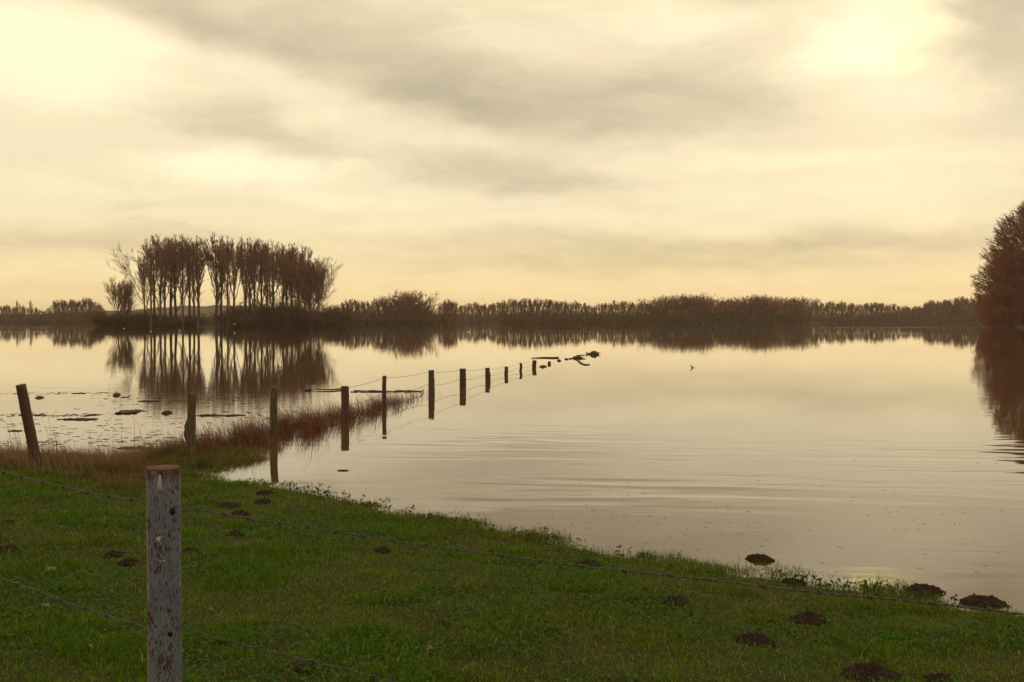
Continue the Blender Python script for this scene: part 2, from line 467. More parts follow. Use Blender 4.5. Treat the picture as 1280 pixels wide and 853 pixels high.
def upright(seed, H, W, leaders=8, tip=.045, r0=.40, low=.18, twig=1.0, step=12, sec=4, lean=0.0, tw=3.0):
    """poplar habit: one stem, several steep leaders that sweep out and then run straight up, and fine ascending twigs all along them"""
    rg = np.random.default_rng(seed); T = [[], [], [], []]; C = [[], [], [], []]
    def add(L, a, b, ra, rb): L[0].append(a); L[1].append(b); L[2].append(ra); L[3].append(rb)
    sx, sy = rg.normal(0, .25, 2); n = 16
    def stem(f): return np.array([sx * math.sin(f * 3.1) * 1.3 + lean * f * f * W, sy * math.sin(f * 2.3 + 1) - sy * math.sin(1.), f * H * .93])
    pts = [stem(k / n) for k in range(n + 1)]
    rad = [max(tip * 1.5, r0 * (1 - .93 * (k / n)) ** .85) for k in range(n + 1)]
    for k in range(n): add(T, pts[k], pts[k + 1], rad[k] * (1.3 if k == 0 else 1), rad[k + 1])
    def twigs_at(p, d, t, k):
        for _ in range(rg.poisson(k)):
            nd = unit(d * 1.0 + rg.normal(0, .42, 3) + np.array([0, 0, .45])); L = twig * rg.uniform(.9, 2.6) * (1.15 - .5 * t)
            m_ = p + nd * L * .5; e = m_ + unit(nd + np.array([0, 0, .25]) + rg.normal(0, .12, 3)) * L * .5
            add(C, p, m_, tip, tip * .8); add(C, m_, e, tip * .8, tip * .5)
            for _j in range(2):
                q = p + nd * L * rg.uniform(.2, .9); dd = unit(nd + rg.normal(0, .45, 3) + np.array([0, 0, .2])); add(C, q, q + dd * L * rg.uniform(.25, .5), tip * .7, tip * .45)
    def sweep(p0, top, r, bulge, lvl):
        prev = p0; N = step if lvl == 0 else max(5, int(step * .6)); mid_ = np.array([p0[0] + (top[0] - p0[0]) * bulge, p0[1] + (top[1] - p0[1]) * bulge, p0[2] + (top[2] - p0[2]) * .42])
        pr = r; path = []
        wob_ = rg.normal(0, .16, (N + 1, 3)); wob_[:, 2] = 0
        for i in range(1, N + 1):
            t = i / N; q = p0 * (1 - t) ** 2 + mid_ * 2 * t * (1 - t) + top * t * t + wob_[i] * (1 - .5 * t); rr = max(tip, r * (1 - .9 * t))
            add(C, prev, q, pr, rr); d = unit(q - prev); path.append((prev, q, d, t, rr))
            if t > (.12 if lvl == 0 else .05): twigs_at(q, d, t, tw * (.55 + .6 * t))
            prev, pr = q, rr
        return path
    for k in range(leaders):
        f0 = low + (.62 - low) * (k + rg.uniform(0, .8)) / leaders; p0 = stem(f0); a = k * 2.399 + rg.uniform(-.4, .4)
        rr_ = W * (1.05 - .55 * (k / leaders)) * rg.uniform(.65, 1.05); ztop = H * (1 - .20 * (rr_ / W) ** 2) * rg.uniform(.95, 1.0)
        top = stem(.9) * np.array([1, 1, 0]) + np.array([math.cos(a) * rr_, math.sin(a) * rr_, ztop])
        path = sweep(p0, top, max(rad[int(f0 * n)] * .55, tip * 2), rg.uniform(.62, .85), 0)
        for _ in range(sec):
            pv, q, d, t, rr = path[rg.integers(int(len(path) * .15), int(len(path) * .75))]
            b_ = a + rg.uniform(-1.2, 1.2); off = W * rg.uniform(.15, .42); z2 = min(ztop * rg.uniform(.86, 1.02), q[2] + H * rg.uniform(.22, .5))
            sweep(q, np.array([q[0] + (top[0] - q[0]) * .7 + math.cos(b_) * off, q[1] + (top[1] - q[1]) * .7 + math.sin(b_) * off, z2]), max(rr * .6, tip), .7, 1)
    for k in range(int(n * .45), n): twigs_at(pts[k + 1], np.array([0, 0, 1.]), k / n, tw * 1.3)
    return T, C
poplars = [tree_proto('poplar_tree', *upright(100 + i, 32, [3.4, 2.7, 3.8, 3.0, 4.2][i], leaders=[8, 6, 9, 7, 10][i], low=[.17, .24, .12, .20, .09][i],
           sec=[4, 4, 3, 4, 4][i], lean=[0, .3, -.4, 0, .2][i], tw=[2.8, 2.5, 2.4, 2.8, 2.5][i], tip=.050), m_trunk, m_twig) for i in range(5)]
PW.update({id(p_): 1.32 for p_ in poplars})
wide_r = tree_proto('poplar_tree', *grow(131, 30, .46, fork=.08, spread=40, limbs=26, density=1.35, tip=.055, twigs=6.5, up=.25, thick=1.1), m_trunk, m_twig)
wide_l = tree_proto('poplar_tree', *grow(144, 30, .45, fork=.16, spread=42, limbs=12, density=.9, tip=.06, twigs=4, up=.16), m_trunk, m_twig)
small_w = [tree_proto('willow_tree', *grow(150 + i, 18, .35, fork=.08, spread=26, limbs=12, density=1.1, tip=.06, twigs=5, up=.3), m_trunk, m_twig) for i in range(2)]

def shrub_mesh(seed, n, w=4.0, h=5.0, m=m_shrub, tip=.045):
    rg = np.random.default_rng(seed); S = [[], [], [], []]
    for _ in range(n):
        a = rg.uniform(0, 2 * math.pi); rr = w * .45 * math.sqrt(rg.random()); p = np.array([math.cos(a) * rr, math.sin(a) * rr, 0])
        d = unit(np.array([math.cos(a) * rg.uniform(0, .7), math.sin(a) * rg.uniform(0, .7), 1.]))
        L = h * rg.uniform(.6, 1.05) * (1 - .25 * (rr / w)); k = 5
        for i in range(k):
            q = p + d * L / k
            S[0].append(p); S[1].append(q); S[2].append(tip * (1.6 - i * .2)); S[3].append(tip * (1.4 - i * .2))
            if i > 0:
                for _j in range(3):
                    dd = unit(d + rg.normal(0, .5, 3)); e = q + dd * L * .22
                    S[0].append(q); S[1].append(e); S[2].append(tip); S[3].append(tip * .7)
                    for _k in range(2):
                        d3 = unit(dd + rg.normal(0, .5, 3)); S[0].append(e); S[1].append(e + d3 * L * .12); S[2].append(tip * .8); S[3].append(tip * .5)
            p = q; d = unit(d + rg.normal(0, .12, 3))
    return S
shrubs = [seg_mesh('shrub', shrub_mesh(200 + i, 75, tip=.035), m_shrub, 3) for i in range(3)]

DG = 340.
def grove(px, ptop, proto, label, d=0., rz=None, wide=1.0, cat='tree', name=None):
    D = DG + d
    p = at_depth(px, ptop, D); h = p.z + .3
    o = plant(proto, p.x, D, -.3, h, label, cat, 'bare poplars standing in the flooded grove', rz, wide)
    return o
ords = ['first', 'second', 'third', 'fourth', 'fifth', 'sixth', 'seventh', 'eighth', 'ninth', 'tenth', 'eleventh', 'twelfth', 'thirteenth',
        'fourteenth', 'fifteenth', 'sixteenth', 'seventeenth', 'eighteenth', 'nineteenth', 'twentieth']
grove(146, 343, small_w[0], 'short bushy willow at the left end of the flooded grove', 2, 1.0, .95)
grove(158, 345, small_w[1], 'short many-stemmed willow beside the leftmost willow of the grove', -3, 2.4, .8)
GX = [(181, 318, 0, .9), (192, 291, 1, 1), (200, 293, 2, 1), (213, 293, 3, .95), (220, 296, 0, .95), (228, 292, 4, .9), (236, 294, 1, .95),
      (247, 293, 2, 1.05), (269, 291, 3, .95), (275, 293, 0, .9), (284, 292, 1, 1), (306, 295, 4, .9), (318, 297, 2, .95),
      (328, 297, 3, .95), (341, 299, 0, .95), (352, 301, 4, .9), (364, 302, 1, 1), (373, 304, 2, .95)]
for i, (px, pt, k, wd) in enumerate(GX):
    wd *= (.85, 1.0, 1.15, .95, 1.1)[i * 3 % 5]; pt += (0, 2, -1, 3, 1, -1)[i % 6]
    extra = {0: ', low, by the willows', 7: ', its trunk the thickest', 8: ', right of the wide gap', 10: ', left of the second gap',
             17: ', beside the fan-shaped tree'}.get(i, '')
    grove(px, pt, poplars[k], '%s tall poplar from the left in the flooded grove%s' % (ords[i], extra), [0, 6, -5, 3, 9, -7, 4, -9, -4, 7, -6, 5, -3, 8, -2, 6, 0, 9][i], i * 1.7, wd)
for i, (px, pt) in enumerate([(206, 297), (242, 297), (291, 300), (312, 301), (334, 303), (358, 307), (380, 313), (398, 322)]):
    D = DG + 22 + i * 5 % 9; p = at_depth(px, pt + (0, 3, 1, 4)[i % 4], D)
    plant(poplars[(i * 2 + 1) % 5], p.x, D, -.3, p.z + .3, 'slender poplar in the back row of the flooded grove', 'tree', 'back row poplars of the flooded grove', i * 2.1, .9)
grove(188, 302, wide_l, 'poplar with long boughs reaching left over the willows', -8, 2.9, 1.0)
grove(388, 308, wide_r, 'broad fan-shaped bare tree closing the right end of the grove', -6, .4, 1.12)

def shrub_at(px, D, w, h, label, group, i):
    p = at_depth(px, HOR, D)
    o = link('shrub', shrubs[i % 3]); o.location = (p.x, D, -.2); o.scale = (w / 4., w / 4., h / 5.); o.rotation_euler = (0, 0, i * 1.3)
    tag(o, label, 'shrub', group); return o
SB = [(133, 8, 6.0), (142, 9, 7.5), (156, 9, 7.0), (168, 8, 6.0), (180, 8, 5.2), (196, 8, 5.0), (211, 9, 5.4), (226, 8, 4.8), (240, 7, 4.0),
      (294, 8, 6.0), (304, 9, 7.0), (316, 10, 7.6), (329, 10, 8.2), (342, 10, 8.0), (355, 10, 8.2), (367, 9, 7.4), (379, 9, 6.5), (392, 9, 6.0), (405, 10, 7.0), (417, 9, 7.0), (428, 9, 7.0)]
for i, (px, w_, h_) in enumerate(SB):
    h_ *= (.68 if px < 260 else .86) * (1.15, .7, .95, .6, 1.2)[i * 3 % 5]; w_ *= .85
    if px < 260: lb = 'dark scrub around the trunk feet in the left half of the grove'; gr = 'dark scrub under the left half of the grove'
    else: lb = 'dense brown scrub under the right half of the flooded grove'; gr = 'brown scrub under the right half of the grove'
    shrub_at(px, DG - 4 + (i * 37 % 11) + (40 if px > 400 else 0), w_, h_, lb, gr, i)

# the far bank: individual bare trees
far_up = [tree_proto('far_tree', *upright(300 + i, 20, [2.6, 3.2, 2.2, 3.6][i], leaders=[6, 7, 5, 8][i], low=.12, sec=3, step=8, tip=.085, r0=.3, tw=1.9, twig=.9), m_ftwig, m_ftwig) for i in range(4)]
far_rd = [tree_proto('far_tree', *grow(320 + i, 18, .32, fork=.12, spread=38, limbs=13, density=1.0, tip=.10, twigs=4, levels=3, up=.18, seglen=1.8), m_ftwig, m_ftwig) for i in range(3)]
TOP = [(-500, 376), (-200, 378), (0, 379), (22, 381), (60, 386), (64, 376), (75, 374), (82, 373), (118, 372), (126, 378), (135, 390), (300, 391), (400, 388), (420, 378), (430, 375),
       (450, 373), (470, 373), (490, 369), (510, 361), (524, 369), (536, 380), (545, 388), (552, 377), (562, 373), (575, 379), (590, 378), (615, 377),
       (625, 372), (660, 371), (700, 373), (730, 377), (760, 379), (766, 375), (800, 375), (809, 381), (818, 372), (845, 366), (876, 366), (882, 370),
       (920, 371), (940, 366), (955, 367), (962, 371), (990, 369), (1010, 368), (1015, 378), (1050, 376), (1100, 378), (1112, 380), (1150, 382),
       (1162, 376), (1185, 372), (1230, 370), (1300, 367), (1700, 366)]
def top_at(px): return float(np.interp(px, [q[0] for q in TOP], [q[1] for q in TOP]))
SECT = [(-60, 64, 'thin bare tree in the low row on the far left shore', 'low trees on the far left shore'),
        (64, 128, 'bare tree in the raised clump just left of the grove', 'clump of far trees left of the grove'),
        (128, 430, 'far bare tree seen between the trunks of the grove', 'far trees behind the grove'),
        (430, 545, 'bare tree on the nearer far bank right of the grove', 'trees on the bank right of the grove'),
        (545, 622, 'pale distant tree in the dip of the treeline', 'distant trees in the dip of the treeline'),
        (622, 812, 'upright bare tree in the level middle stretch of the far wood', 'level middle stretch of the far wood'),
        (812, 1014, 'round-topped bare tree in the highest stretch of the far wood', 'highest stretch of the far wood'),
        (1014, 1160, 'thin upright tree in the low loose row right of the high wood', 'low loose row of far trees'),
        (1160, 1340, 'far tree on the rising ground beside the big reddish tree', 'far trees on rising ground')]
px = -58.; i = 0
while px < 1335:
    D0 = float(bank_dist(px)); hm = HOR - top_at(px)
    for a, b, lb, gr in SECT:
        if a <= px < b: break
    rd = gr.startswith('highest') or gr.startswith('trees on the bank') and px > 485
    pr = (far_rd[i % 3] if rd else far_up[i % 4])
    D = D0 + 4 + (i * 29 % 25)
    h = max(2., (hm + random.uniform(-3.4, 1.2)) * D / F + CAMZ)
    gap = gr.startswith('far trees behind')
    plant(pr, (px - 640) / F * D, D, .0, h, lb, 'tree', gr, None, random.uniform(1.15, 1.75) * (1.15 if D0 > 700 else 1.))
    px += (6.3 if D0 < 500 else 5.2 if D0 > 700 else 5.6) * random.uniform(.8, 1.25) * (2.1 if gap else 1.); i += 1
def single(px, top, D, pr, label, wide, name='far_tree'):
    o = plant(pr, (px - 640) / F * D, D, 0., (HOR - top) * D / F + CAMZ, label, 'tree', None, None, wide); return o
single(38.5, 375, 640, far_up[1], 'lone narrow columnar tree standing above the far left treeline', .45)
single(22, 375.5, 640, far_up[2], 'pointed tree rising left of the lone columnar tree', .7)
single(511, 360.5, 470, far_rd[0], 'tall domed tree crowning the wood right of the grove', 1.25)
single(561, 372.5, 470, far_rd[1], 'dark round tree right of the gap in the far wood', 1.0)
single(1160, 375.5, 800, far_up[3], 'tree sticking up where the right-hand far wood begins to rise', 1.0)

# understory that fills the far wood: one mass
def mass(px0, px1, n, seed, name, label, hf=.62):
    rg = np.random.default_rng(seed)
    pxs = rg.uniform(px0, px1, n); D = bank_dist(pxs) + (rg.uniform(2, 32, n) if hf > .4 else rg.uniform(0, 6, n))
    tp = np.interp(pxs, [q[0] for q in TOP], [q[1] for q in TOP]); Hh = (HOR - tp) * D / F * hf * rg.uniform(.5, 1.1, n)
    x = (pxs - 640) / F * D
    P0 = np.stack([x, D, np.full(n, -.1)], -1); hgt = Hh * rg.uniform(.55, 1.15, n) + 1.
    P1 = P0 + np.stack([rg.normal(0, 1.2, n), rg.normal(0, 1., n), hgt], -1)
    Vv, Qq = tubes(P0, P1, rg.uniform(.10, .2, n), rg.uniform(.03, .07, n), 3)
    # side twigs
    k = 9; t = rg.uniform(.2, 1., (n, k, 1)); A = P0[:, None] + (P1 - P0)[:, None] * t
    Bv = A + np.stack([rg.normal(0, .9, (n, k)), rg.normal(0, .9, (n, k)), rg.uniform(.5, 2.2, (n, k))], -1)
    A = A.reshape(-1, 3); Bv = Bv.reshape(-1, 3)
    V2, Q2 = tubes(A, Bv, np.full(len(A), .085), np.full(len(A), .045), 3)
    me = np_mesh(name, np.concatenate([Vv, V2]), quads=np.concatenate([Qq, Q2 + len(Vv)]))
    o = link(name, me, m_shrub); tag(o, label, 'undergrowth', None, 'stuff')
mass(-70, 1345, 8000, 5, 'undergrowth', 'dark tangled understory filling the foot of the far wood')
mass(-70, 1345, 4500, 6, 'undergrowth', 'low dark scrub right along the far waterline', .22)

# big reddish tree on the right edge
def dome_tree(seed, H, rad, n, low=.03):
    """dense bushy tree: limbs to the outside of an egg-shaped crown, every bit of it filled with sprays of twigs"""
    rg = np.random.default_rng(seed); T = [[], [], [], []]; C = [[], [], [], []]
    def add(L, a, b, ra, rb): L[0].append(a); L[1].append(b); L[2].append(ra); L[3].append(rb)
    pts = [np.array([rg.normal(0, .15) * k, rg.normal(0, .15) * k, H * .8 * k / 8]) for k in range(9)]
    for k in range(8): add(T, pts[k], pts[k + 1], .6 * (1 - k / 9), .6 * (1 - (k + 1) / 9) + .05)
    lump = rg.uniform(-3, 3, (14, 3))
    def env(th, f):
        w = (math.sin(math.pi * min(1, max(0, f * .86 + .16))) ** .55) * rad
        k = sum(math.sin(l[0] * 1.0 + th * (1 + i % 4) + f * 4 * l[2]) for i, l in enumerate(lump)) / 14
        return w * (1 + .30 * k)
    for _ in range(n):
        th = rg.uniform(0, 2 * math.pi); f = rg.uniform(low, 1) ** .9; q = rg.random() ** .45
        if mnoise.noise(Vector((math.cos(th) * 2.2 * q, math.sin(th) * 2.2 * q, f * 5 + seed))) < rg.uniform(-.45, .05): continue
        q *= 1 + .05 * abs(rg.normal())
        r_ = env(th, f) * q; p = np.array([math.cos(th) * r_, math.sin(th) * r_, f * H * (1 - .03 * q)])
        out = unit(np.array([math.cos(th) * (.9 * q), math.sin(th) * (.9 * q), .25 + .9 * f]))
        d = unit(out + rg.normal(0, .22, 3)); L = rg.uniform(1.4, 3.2); a = p - d * L * .6
        for i in range(3):
            b = a + d * L / 3; add(C, a, b, .065 - .01 * i, .06 - .01 * i)
            for _j in range(3):
                dd = unit(d + rg.normal(0, .45, 3)); e = b + dd * L * rg.uniform(.2, .4); add(C, b, e, .048, .035)
                add(C, e, e + unit(dd + rg.normal(0, .4, 3)) * L * .2, .04, .025)
            a = b; d = unit(d + rg.normal(0, .12, 3))
        if rg.random() < .10:
            s_ = pts[int(min(7, f * 6.5))] * .8; m_ = (s_ + p) / 2 + np.array([0, 0, -H * .03]); add(C, s_, m_, .22, .15); add(C, m_, p, .15, .08)
    return T, C
big = tree_proto('reddish_tree', *dome_tree(401, 38, 17.0, 6200), m_red, m_red)
mid = tree_proto('reddish_tree', *dome_tree(402, 24, 10.2, 2700), m_red, m_red)
def right(px, top, D, pr, label, wide, rz):
    p = at_depth(px, top, D); plant(pr, p.x, D, -.2, p.z + .2, label, 'tree', 'reddish bare trees at the right edge', rz, wide)
right(1313, 232, 285, big, 'huge dense reddish bare tree on the right edge of the water', 1.0, .4)
right(1264, 302, 280, mid, 'lower reddish tree leaning over the water left of the huge one', .88, 1.9)
right(1252, 350, 276, mid, 'smallest reddish tree at the waterline of the right-edge clump', 1.05, 3.5)
right(1365, 236, 292, big, 'reddish tree just beyond the right edge of the picture', 1.0, 2.7)

# ------------------------------------------------------------------ wooden fence posts standing in the flood
def mk_wood(t, bs):
    pos = t.n('ShaderNodeTexCoord').outputs['Object']; x, y, z = t.xyz(pos)
    g1 = t.noise(t.comb(t.m('MULTIPLY', x, 8.), t.m('MULTIPLY', y, 8.), t.m('MULTIPLY', z, .8)), 6., 5, .65)
    g2 = t.noise(pos, 9., 4, .6)
    rnd = t.n('ShaderNodeObjectInfo').outputs['Random']
    c = t.mix(t.maprange(g1, .3, .7), (.030, .020, .013), (.098, .068, .040))
    c = t.mix(t.m('MULTIPLY', t.maprange(g2, .48, .62), .7), c, (.052, .055, .022))
    k = t.m('ADD', .75, t.m('MULTIPLY', rnd, .5))
    c = t.mix(1., c, t.comb(k, k, k), 'MULTIPLY')
    t.put(bs.inputs['Base Color'], c); bump(t, bs, g1, .9, .012)
m_wood = mat('weathered_wood', mk_wood, .85, .2)
def mk_wet(t, bs):
    pos = t.n('ShaderNodeTexCoord').outputs['Object']
    t.put(bs.inputs['Base Color'], t.mix(t.noise(pos, 12., 4, .6), (.045, .018, .013), (.075, .032, .022)))
m_wetwood = mat('wet_reddish_wood', mk_wet, .6, .3)

def post_mesh(seed, H, r, deep=.7, knot=None, notch=0., square=False, rough=.04):
    """round cleft post: rings with irregular outline, chamfered head"""
    rg = np.random.default_rng(seed); ns = 20; nr = 34
    ph = rg.uniform(0, 6.28, 5); V = []
    zs = list(np.linspace(-deep, H - .012, nr)) + [H - .004, H]
    bend = rg.normal(0, .008, 2)
    for j, z in enumerate(zs):
        f = z / H
        head = 1.0 if j < nr - 1 else (.97 if j == nr - 1 else (.93 if j == nr else .86))
        for k in range(ns):
            a = 2 * math.pi * k / ns
            rr = r * head * (1 + rough * math.sin(2 * a + ph[0] + z) + rough * .8 * math.sin(3 * a + ph[1] - 1.7 * z) + rough * .5 * math.sin(7 * a + ph[2]) + .025 * rg.normal())
            if square: rr *= 1 / max(abs(math.cos(a)), abs(math.sin(a))) ** .8 * .9
            rr *= 1 - .06 * f
            if notch and f > .62 and math.cos(a) > .1: rr *= 1 - notch * smoothstep(.62, .7, np.array(f))
            cx = bend[0] * math.sin(f * 3) * 2; cy = bend[1] * math.sin(f * 2.3) * 2
            px_, py_ = math.cos(a) * rr + cx, math.sin(a) * rr + cy
            if knot:
                kz, kh, kr = knot
                if math.cos(a) < .2:
                    px_ -= kr * math.exp(-((z - kz) / kh) ** 4) * (.2 - math.cos(a)) / 1.2 * (1 + .15 * math.sin(z * 40))
            zz = z + (rg.normal() * .004 if j >= nr else 0)
            V.append((px_, py_, zz))
    Q = []
    for j in range(len(zs) - 1):
        for k in range(ns): Q.append((j * ns + k, j * ns + (k + 1) % ns, (j + 1) * ns + (k + 1) % ns, (j + 1) * ns + k))
    V.append((0, 0, H + .002)); top = len(V) - 1; b = (len(zs) - 1) * ns
    Tt = [(b + k, b + (k + 1) % ns, top) for k in range(ns)]
    return np_mesh('fence_post', np.array(V), tris=np.array(Tt), quads=np.array(Q), smooth=True)

FG = 'wooden posts of the flooded fence'
WP = []    # water posts: (px, top row, waterline row, width px, label, options)
WP = [(344, 484, 544, 10.0, 'upright mossy post standing in the thickest reddish reeds', dict(), m_wood),
      (431, 483, 523.5, 10.0, 'dark stout post with the reed mat floating right behind it', dict(), m_wetwood),
      (481, 470, 508, 5.6, 'thin square stake past the end of the reeds', dict(square=True), m_wood),
      (539.5, 463, 493.5, 8.0, 'post with a small notch at its head, first clear of the reeds', dict(notch=.12), m_wood),
      (578.5, 461, 484, 8.2, 'stout short post, second clear of the reeds', dict(), m_wetwood),
      (610, 460, 475.5, 7.0, 'split-headed post, third clear of the reeds', dict(notch=.3), m_wetwood),
      (632.5, 458.5, 469, 4.6, 'slim post leaning slightly, fourth clear of the reeds', dict(), m_wood),
      (650.5, 454, 464, 3.6, 'thinnest stake of the far end of the fence', dict(square=True), m_wood),
      (667.5, 450.5, 460, 5.6, 'crooked dark post under the floating horizontal branch', dict(), m_wetwood)]
posts = []
for i, (px, pt, pw, wd, lb, kw, mm) in enumerate(WP):
    b = at(px, pw); tpt = at_depth(px, pt, b.y); H = tpt.z
    r = wd / 2 * b.y / F
    o = link('fence_post', post_mesh(500 + i, H, r, **kw), mm); o.location = b
    if i in (6,): o.rotation_euler = (0, R(2), 0)
    if i == 8: o.rotation_euler = (0, R(5), 0)
    tag(o, lb, 'fence post', FG); posts.append((b.x, b.y, H, r))
# stubs nearly drowned
for px, pt, pw, wd, lb, lean in [(686.5, 452, 455.4, 4.0, 'leaning drowned stub beyond the crooked post', 14), (733.7, 440.2, 443, 1.6, 'tiny far stub just left of the biggest debris clump', 0)]:
    b = at(px, pw); tpt = at_depth(px, pt, b.y)
    o = link('fence_post', post_mesh(530 + int(px), tpt.z, wd / 2 * b.y / F), m_wetwood); o.location = b; o.rotation_euler = (0, R(lean), 0)
    tag(o, lb, 'fence post', FG)
# post on the grassy tongue, with a bulge low on its left side
b = ground(240, 571); tpt = at_depth(240, 492, b.y); H = tpt.z - b.z; r = 5.4 * b.y / F
o = link('fence_post', post_mesh(541, H, r, knot=(H * .40, H * .15, .055), rough=.05), m_wood); o.location = b
tag(o, 'mossy post with a bulging knot standing on the grassy tongue', 'fence post', FG)
posts.insert(0, (b.x, b.y, b.z + H, r))
# dark leaning post on the left
b = ground(46.5, 584); tpt = at_depth(25.5, 481, b.y - .15); d = tpt - b; H = d.length
o = link('fence_post', post_mesh(545, H, 6.6 * b.y / F, deep=.35, rough=.03), m_wetwood); o.location = b
o.rotation_euler = d.to_track_quat('Z', 'Y').to_euler()
tag(o, 'dark round post leaning left in the dry grass', 'fence post', FG)

# ------------------------------------------------------------------ wires
def mk_wire(t, bs):
    pos = t.n('ShaderNodeTexCoord').outputs['Object']
    t.put(bs.inputs['Base Color'], t.mix(t.noise(pos, 30., 3, .6), (.030, .027, .026), (.075, .070, .066)))
    bs.inputs['Metallic'].default_value = .35
m_wire = mat('galvanised_wire', mk_wire, .55, .5)
def polyseg(pts, rad):
    P = np.array(pts); return tubes(P[:-1], P[1:], np.full(len(P) - 1, rad), np.full(len(P) - 1, rad), 5)
def mesh_of(parts, name, m):
    Vs, Qs, n = [], [], 0
    for V_, Q_ in parts: Vs.append(V_); Qs.append(Q_ + n); n += len(V_)
    me = np_mesh(name, np.concatenate(Vs), quads=np.concatenate(Qs), smooth=True); me.materials.append(m); return me

def sag_line(a, b, n, sag):
    a, b = np.array(a), np.array(b)
    return [a + (b - a) * t - np.array([0, 0, 4 * sag * t * (1 - t)]) for t in np.linspace(0, 1, n)]

def barbed(a, b, sag, label, rg, slack=0.0):
    L = (Vector(b) - Vector(a)).length; n = int(L / .010)
    c = sag_line(a, b, n, sag); c = np.array(c)
    # gentle kinks
    t = np.linspace(0, L, n); c[:, 2] += .003 * np.sin(t * 3.1 + rg.random() * 6) + .0015 * np.sin(t * 11 + 1); c[:, 1] += .004 * np.sin(t * 2.3)
    d = unit(np.array(b) - np.array(a)); s = unit(np.cross(d, [0, 0, 1])); u = np.cross(s, d)
    o = empty('barbed_wire', tuple(a)); tag(o, label, 'barbed wire', 'barbed wires strung from the steel post')
    parts = []
    ph = t * 2 * math.pi / .055
    # the twist opens where the wire was tied off
    amp = .0017 + slack * np.exp(-t / .12)
    for q in (0, math.pi):
        pts = c + (np.cos(ph + q) * amp)[:, None] * s + (np.sin(ph + q) * amp)[:, None] * u
        parts.append(polyseg(pts - np.array(a), .0014))
    link('strand', mesh_of(parts, 'strand', m_wire), None, o)
    pos = .11
    while pos < L - .05:
        i = int(pos / L * (n - 1)); p = c[i] - np.array(a); bp = []
        # two turns round the strands, ends standing out
        k = 26; th = np.linspace(0, 4 * math.pi, k)
        coil = p + (np.linspace(-.006, .006, k))[:, None] * d + (np.cos(th) * .0052)[:, None] * s + (np.sin(th) * .0052)[:, None] * u
        bp.append(polyseg(coil, .0016))
        a0 = rg.uniform(0, 3.14)
        for e, sg in ((coil[0], 1), (coil[-1], -1)):
            dd = unit(s * math.cos(a0) * sg + u * math.sin(a0) * sg + d * .3 * sg)
            bp.append(tubes([e], [e + dd * .021], [.0015], [.0005], 5))
        link('barb', mesh_of(bp, 'barb', m_wire), None, o)
        pos += rg.uniform(.10, .135)
    return o
rg = np.random.default_rng(77)
PY = 3.35
PB = at_depth(203, HOR, PY); PX = PB.x
PR = 20.6 * PY / F
pz_top = at_depth(203, 584, PY).z
zU = at_depth(203, 632, PY).z; zL = at_depth(203, 783, PY).z
ddir = Vector((2.24, -1.2, 0)).normalized()
# the fence runs from the left past the steel post towards the lower right
def wire_end(px, py, zguess_h, sgn):
    """point on the vertical plane of the fence seen at this pixel"""
    d = Vector(ray(px, py)); n = Vector((-ddir.y, ddir.x, 0)); p0 = Vector((PX, PY, 0)); c0 = Vector((0, 0, CAMZ))
    t = (p0 - c0).dot(n) / d.dot(n); return c0 + d * t
for nm, (zz, l0, l1, lab) in {'u': (zU, (0, 600), (1280, 756), 'upper'), 'l': (zL, (0, 733), (520, 853), 'lower')}.items():
    eL = wire_end(*l0, 0, -1); eR = wire_end(*l1, 0, 1)
    pc = Vector((PX, PY, zz))
    a = pc - ddir * (PR - .001); a.z = zz + (.005 if nm == 'u' else -.02)
    e2 = a + (eL - a) * 1.45; e2.z += .06
    barbed(tuple(a), tuple(e2), .015, lab + ' barbed wire running left from the rusty steel post', rg)
    a = pc + ddir * (PR - .001); a.z = zz + (-.002 if nm == 'u' else -.0)
    e2 = a + (eR - a) * (1.30 if nm == 'u' else 1.9)
    barbed(tuple(a), tuple(e2), .03 if nm == 'u' else .01, lab + ' barbed wire running right from the rusty steel post', rg, .004 if nm == 'u' else .002)

# plain wires on the wooden fence
for k, (f, lb) in enumerate([(.93, 'upper thin wire strung along the wooden posts in the water'), (.42, 'lower thin wire strung along the wooden posts in the water')]):
    parts = []
    P = posts[2:]
    for (x0, y0, z0, r0), (x1, y1, z1, r1) in zip(P[:-1], P[1:]):
        n = 14; c = sag_line((x0 - r0, y0, z0 * f), (x1 - r1, y1, z1 * f), n, .04 if k == 0 else .07)
        parts.append(polyseg(c, .005))
    o = link('fence_wire', mesh_of(parts, 'fence_wire', m_wire)); tag(o, lb, 'wire', 'thin wires of the flooded fence')

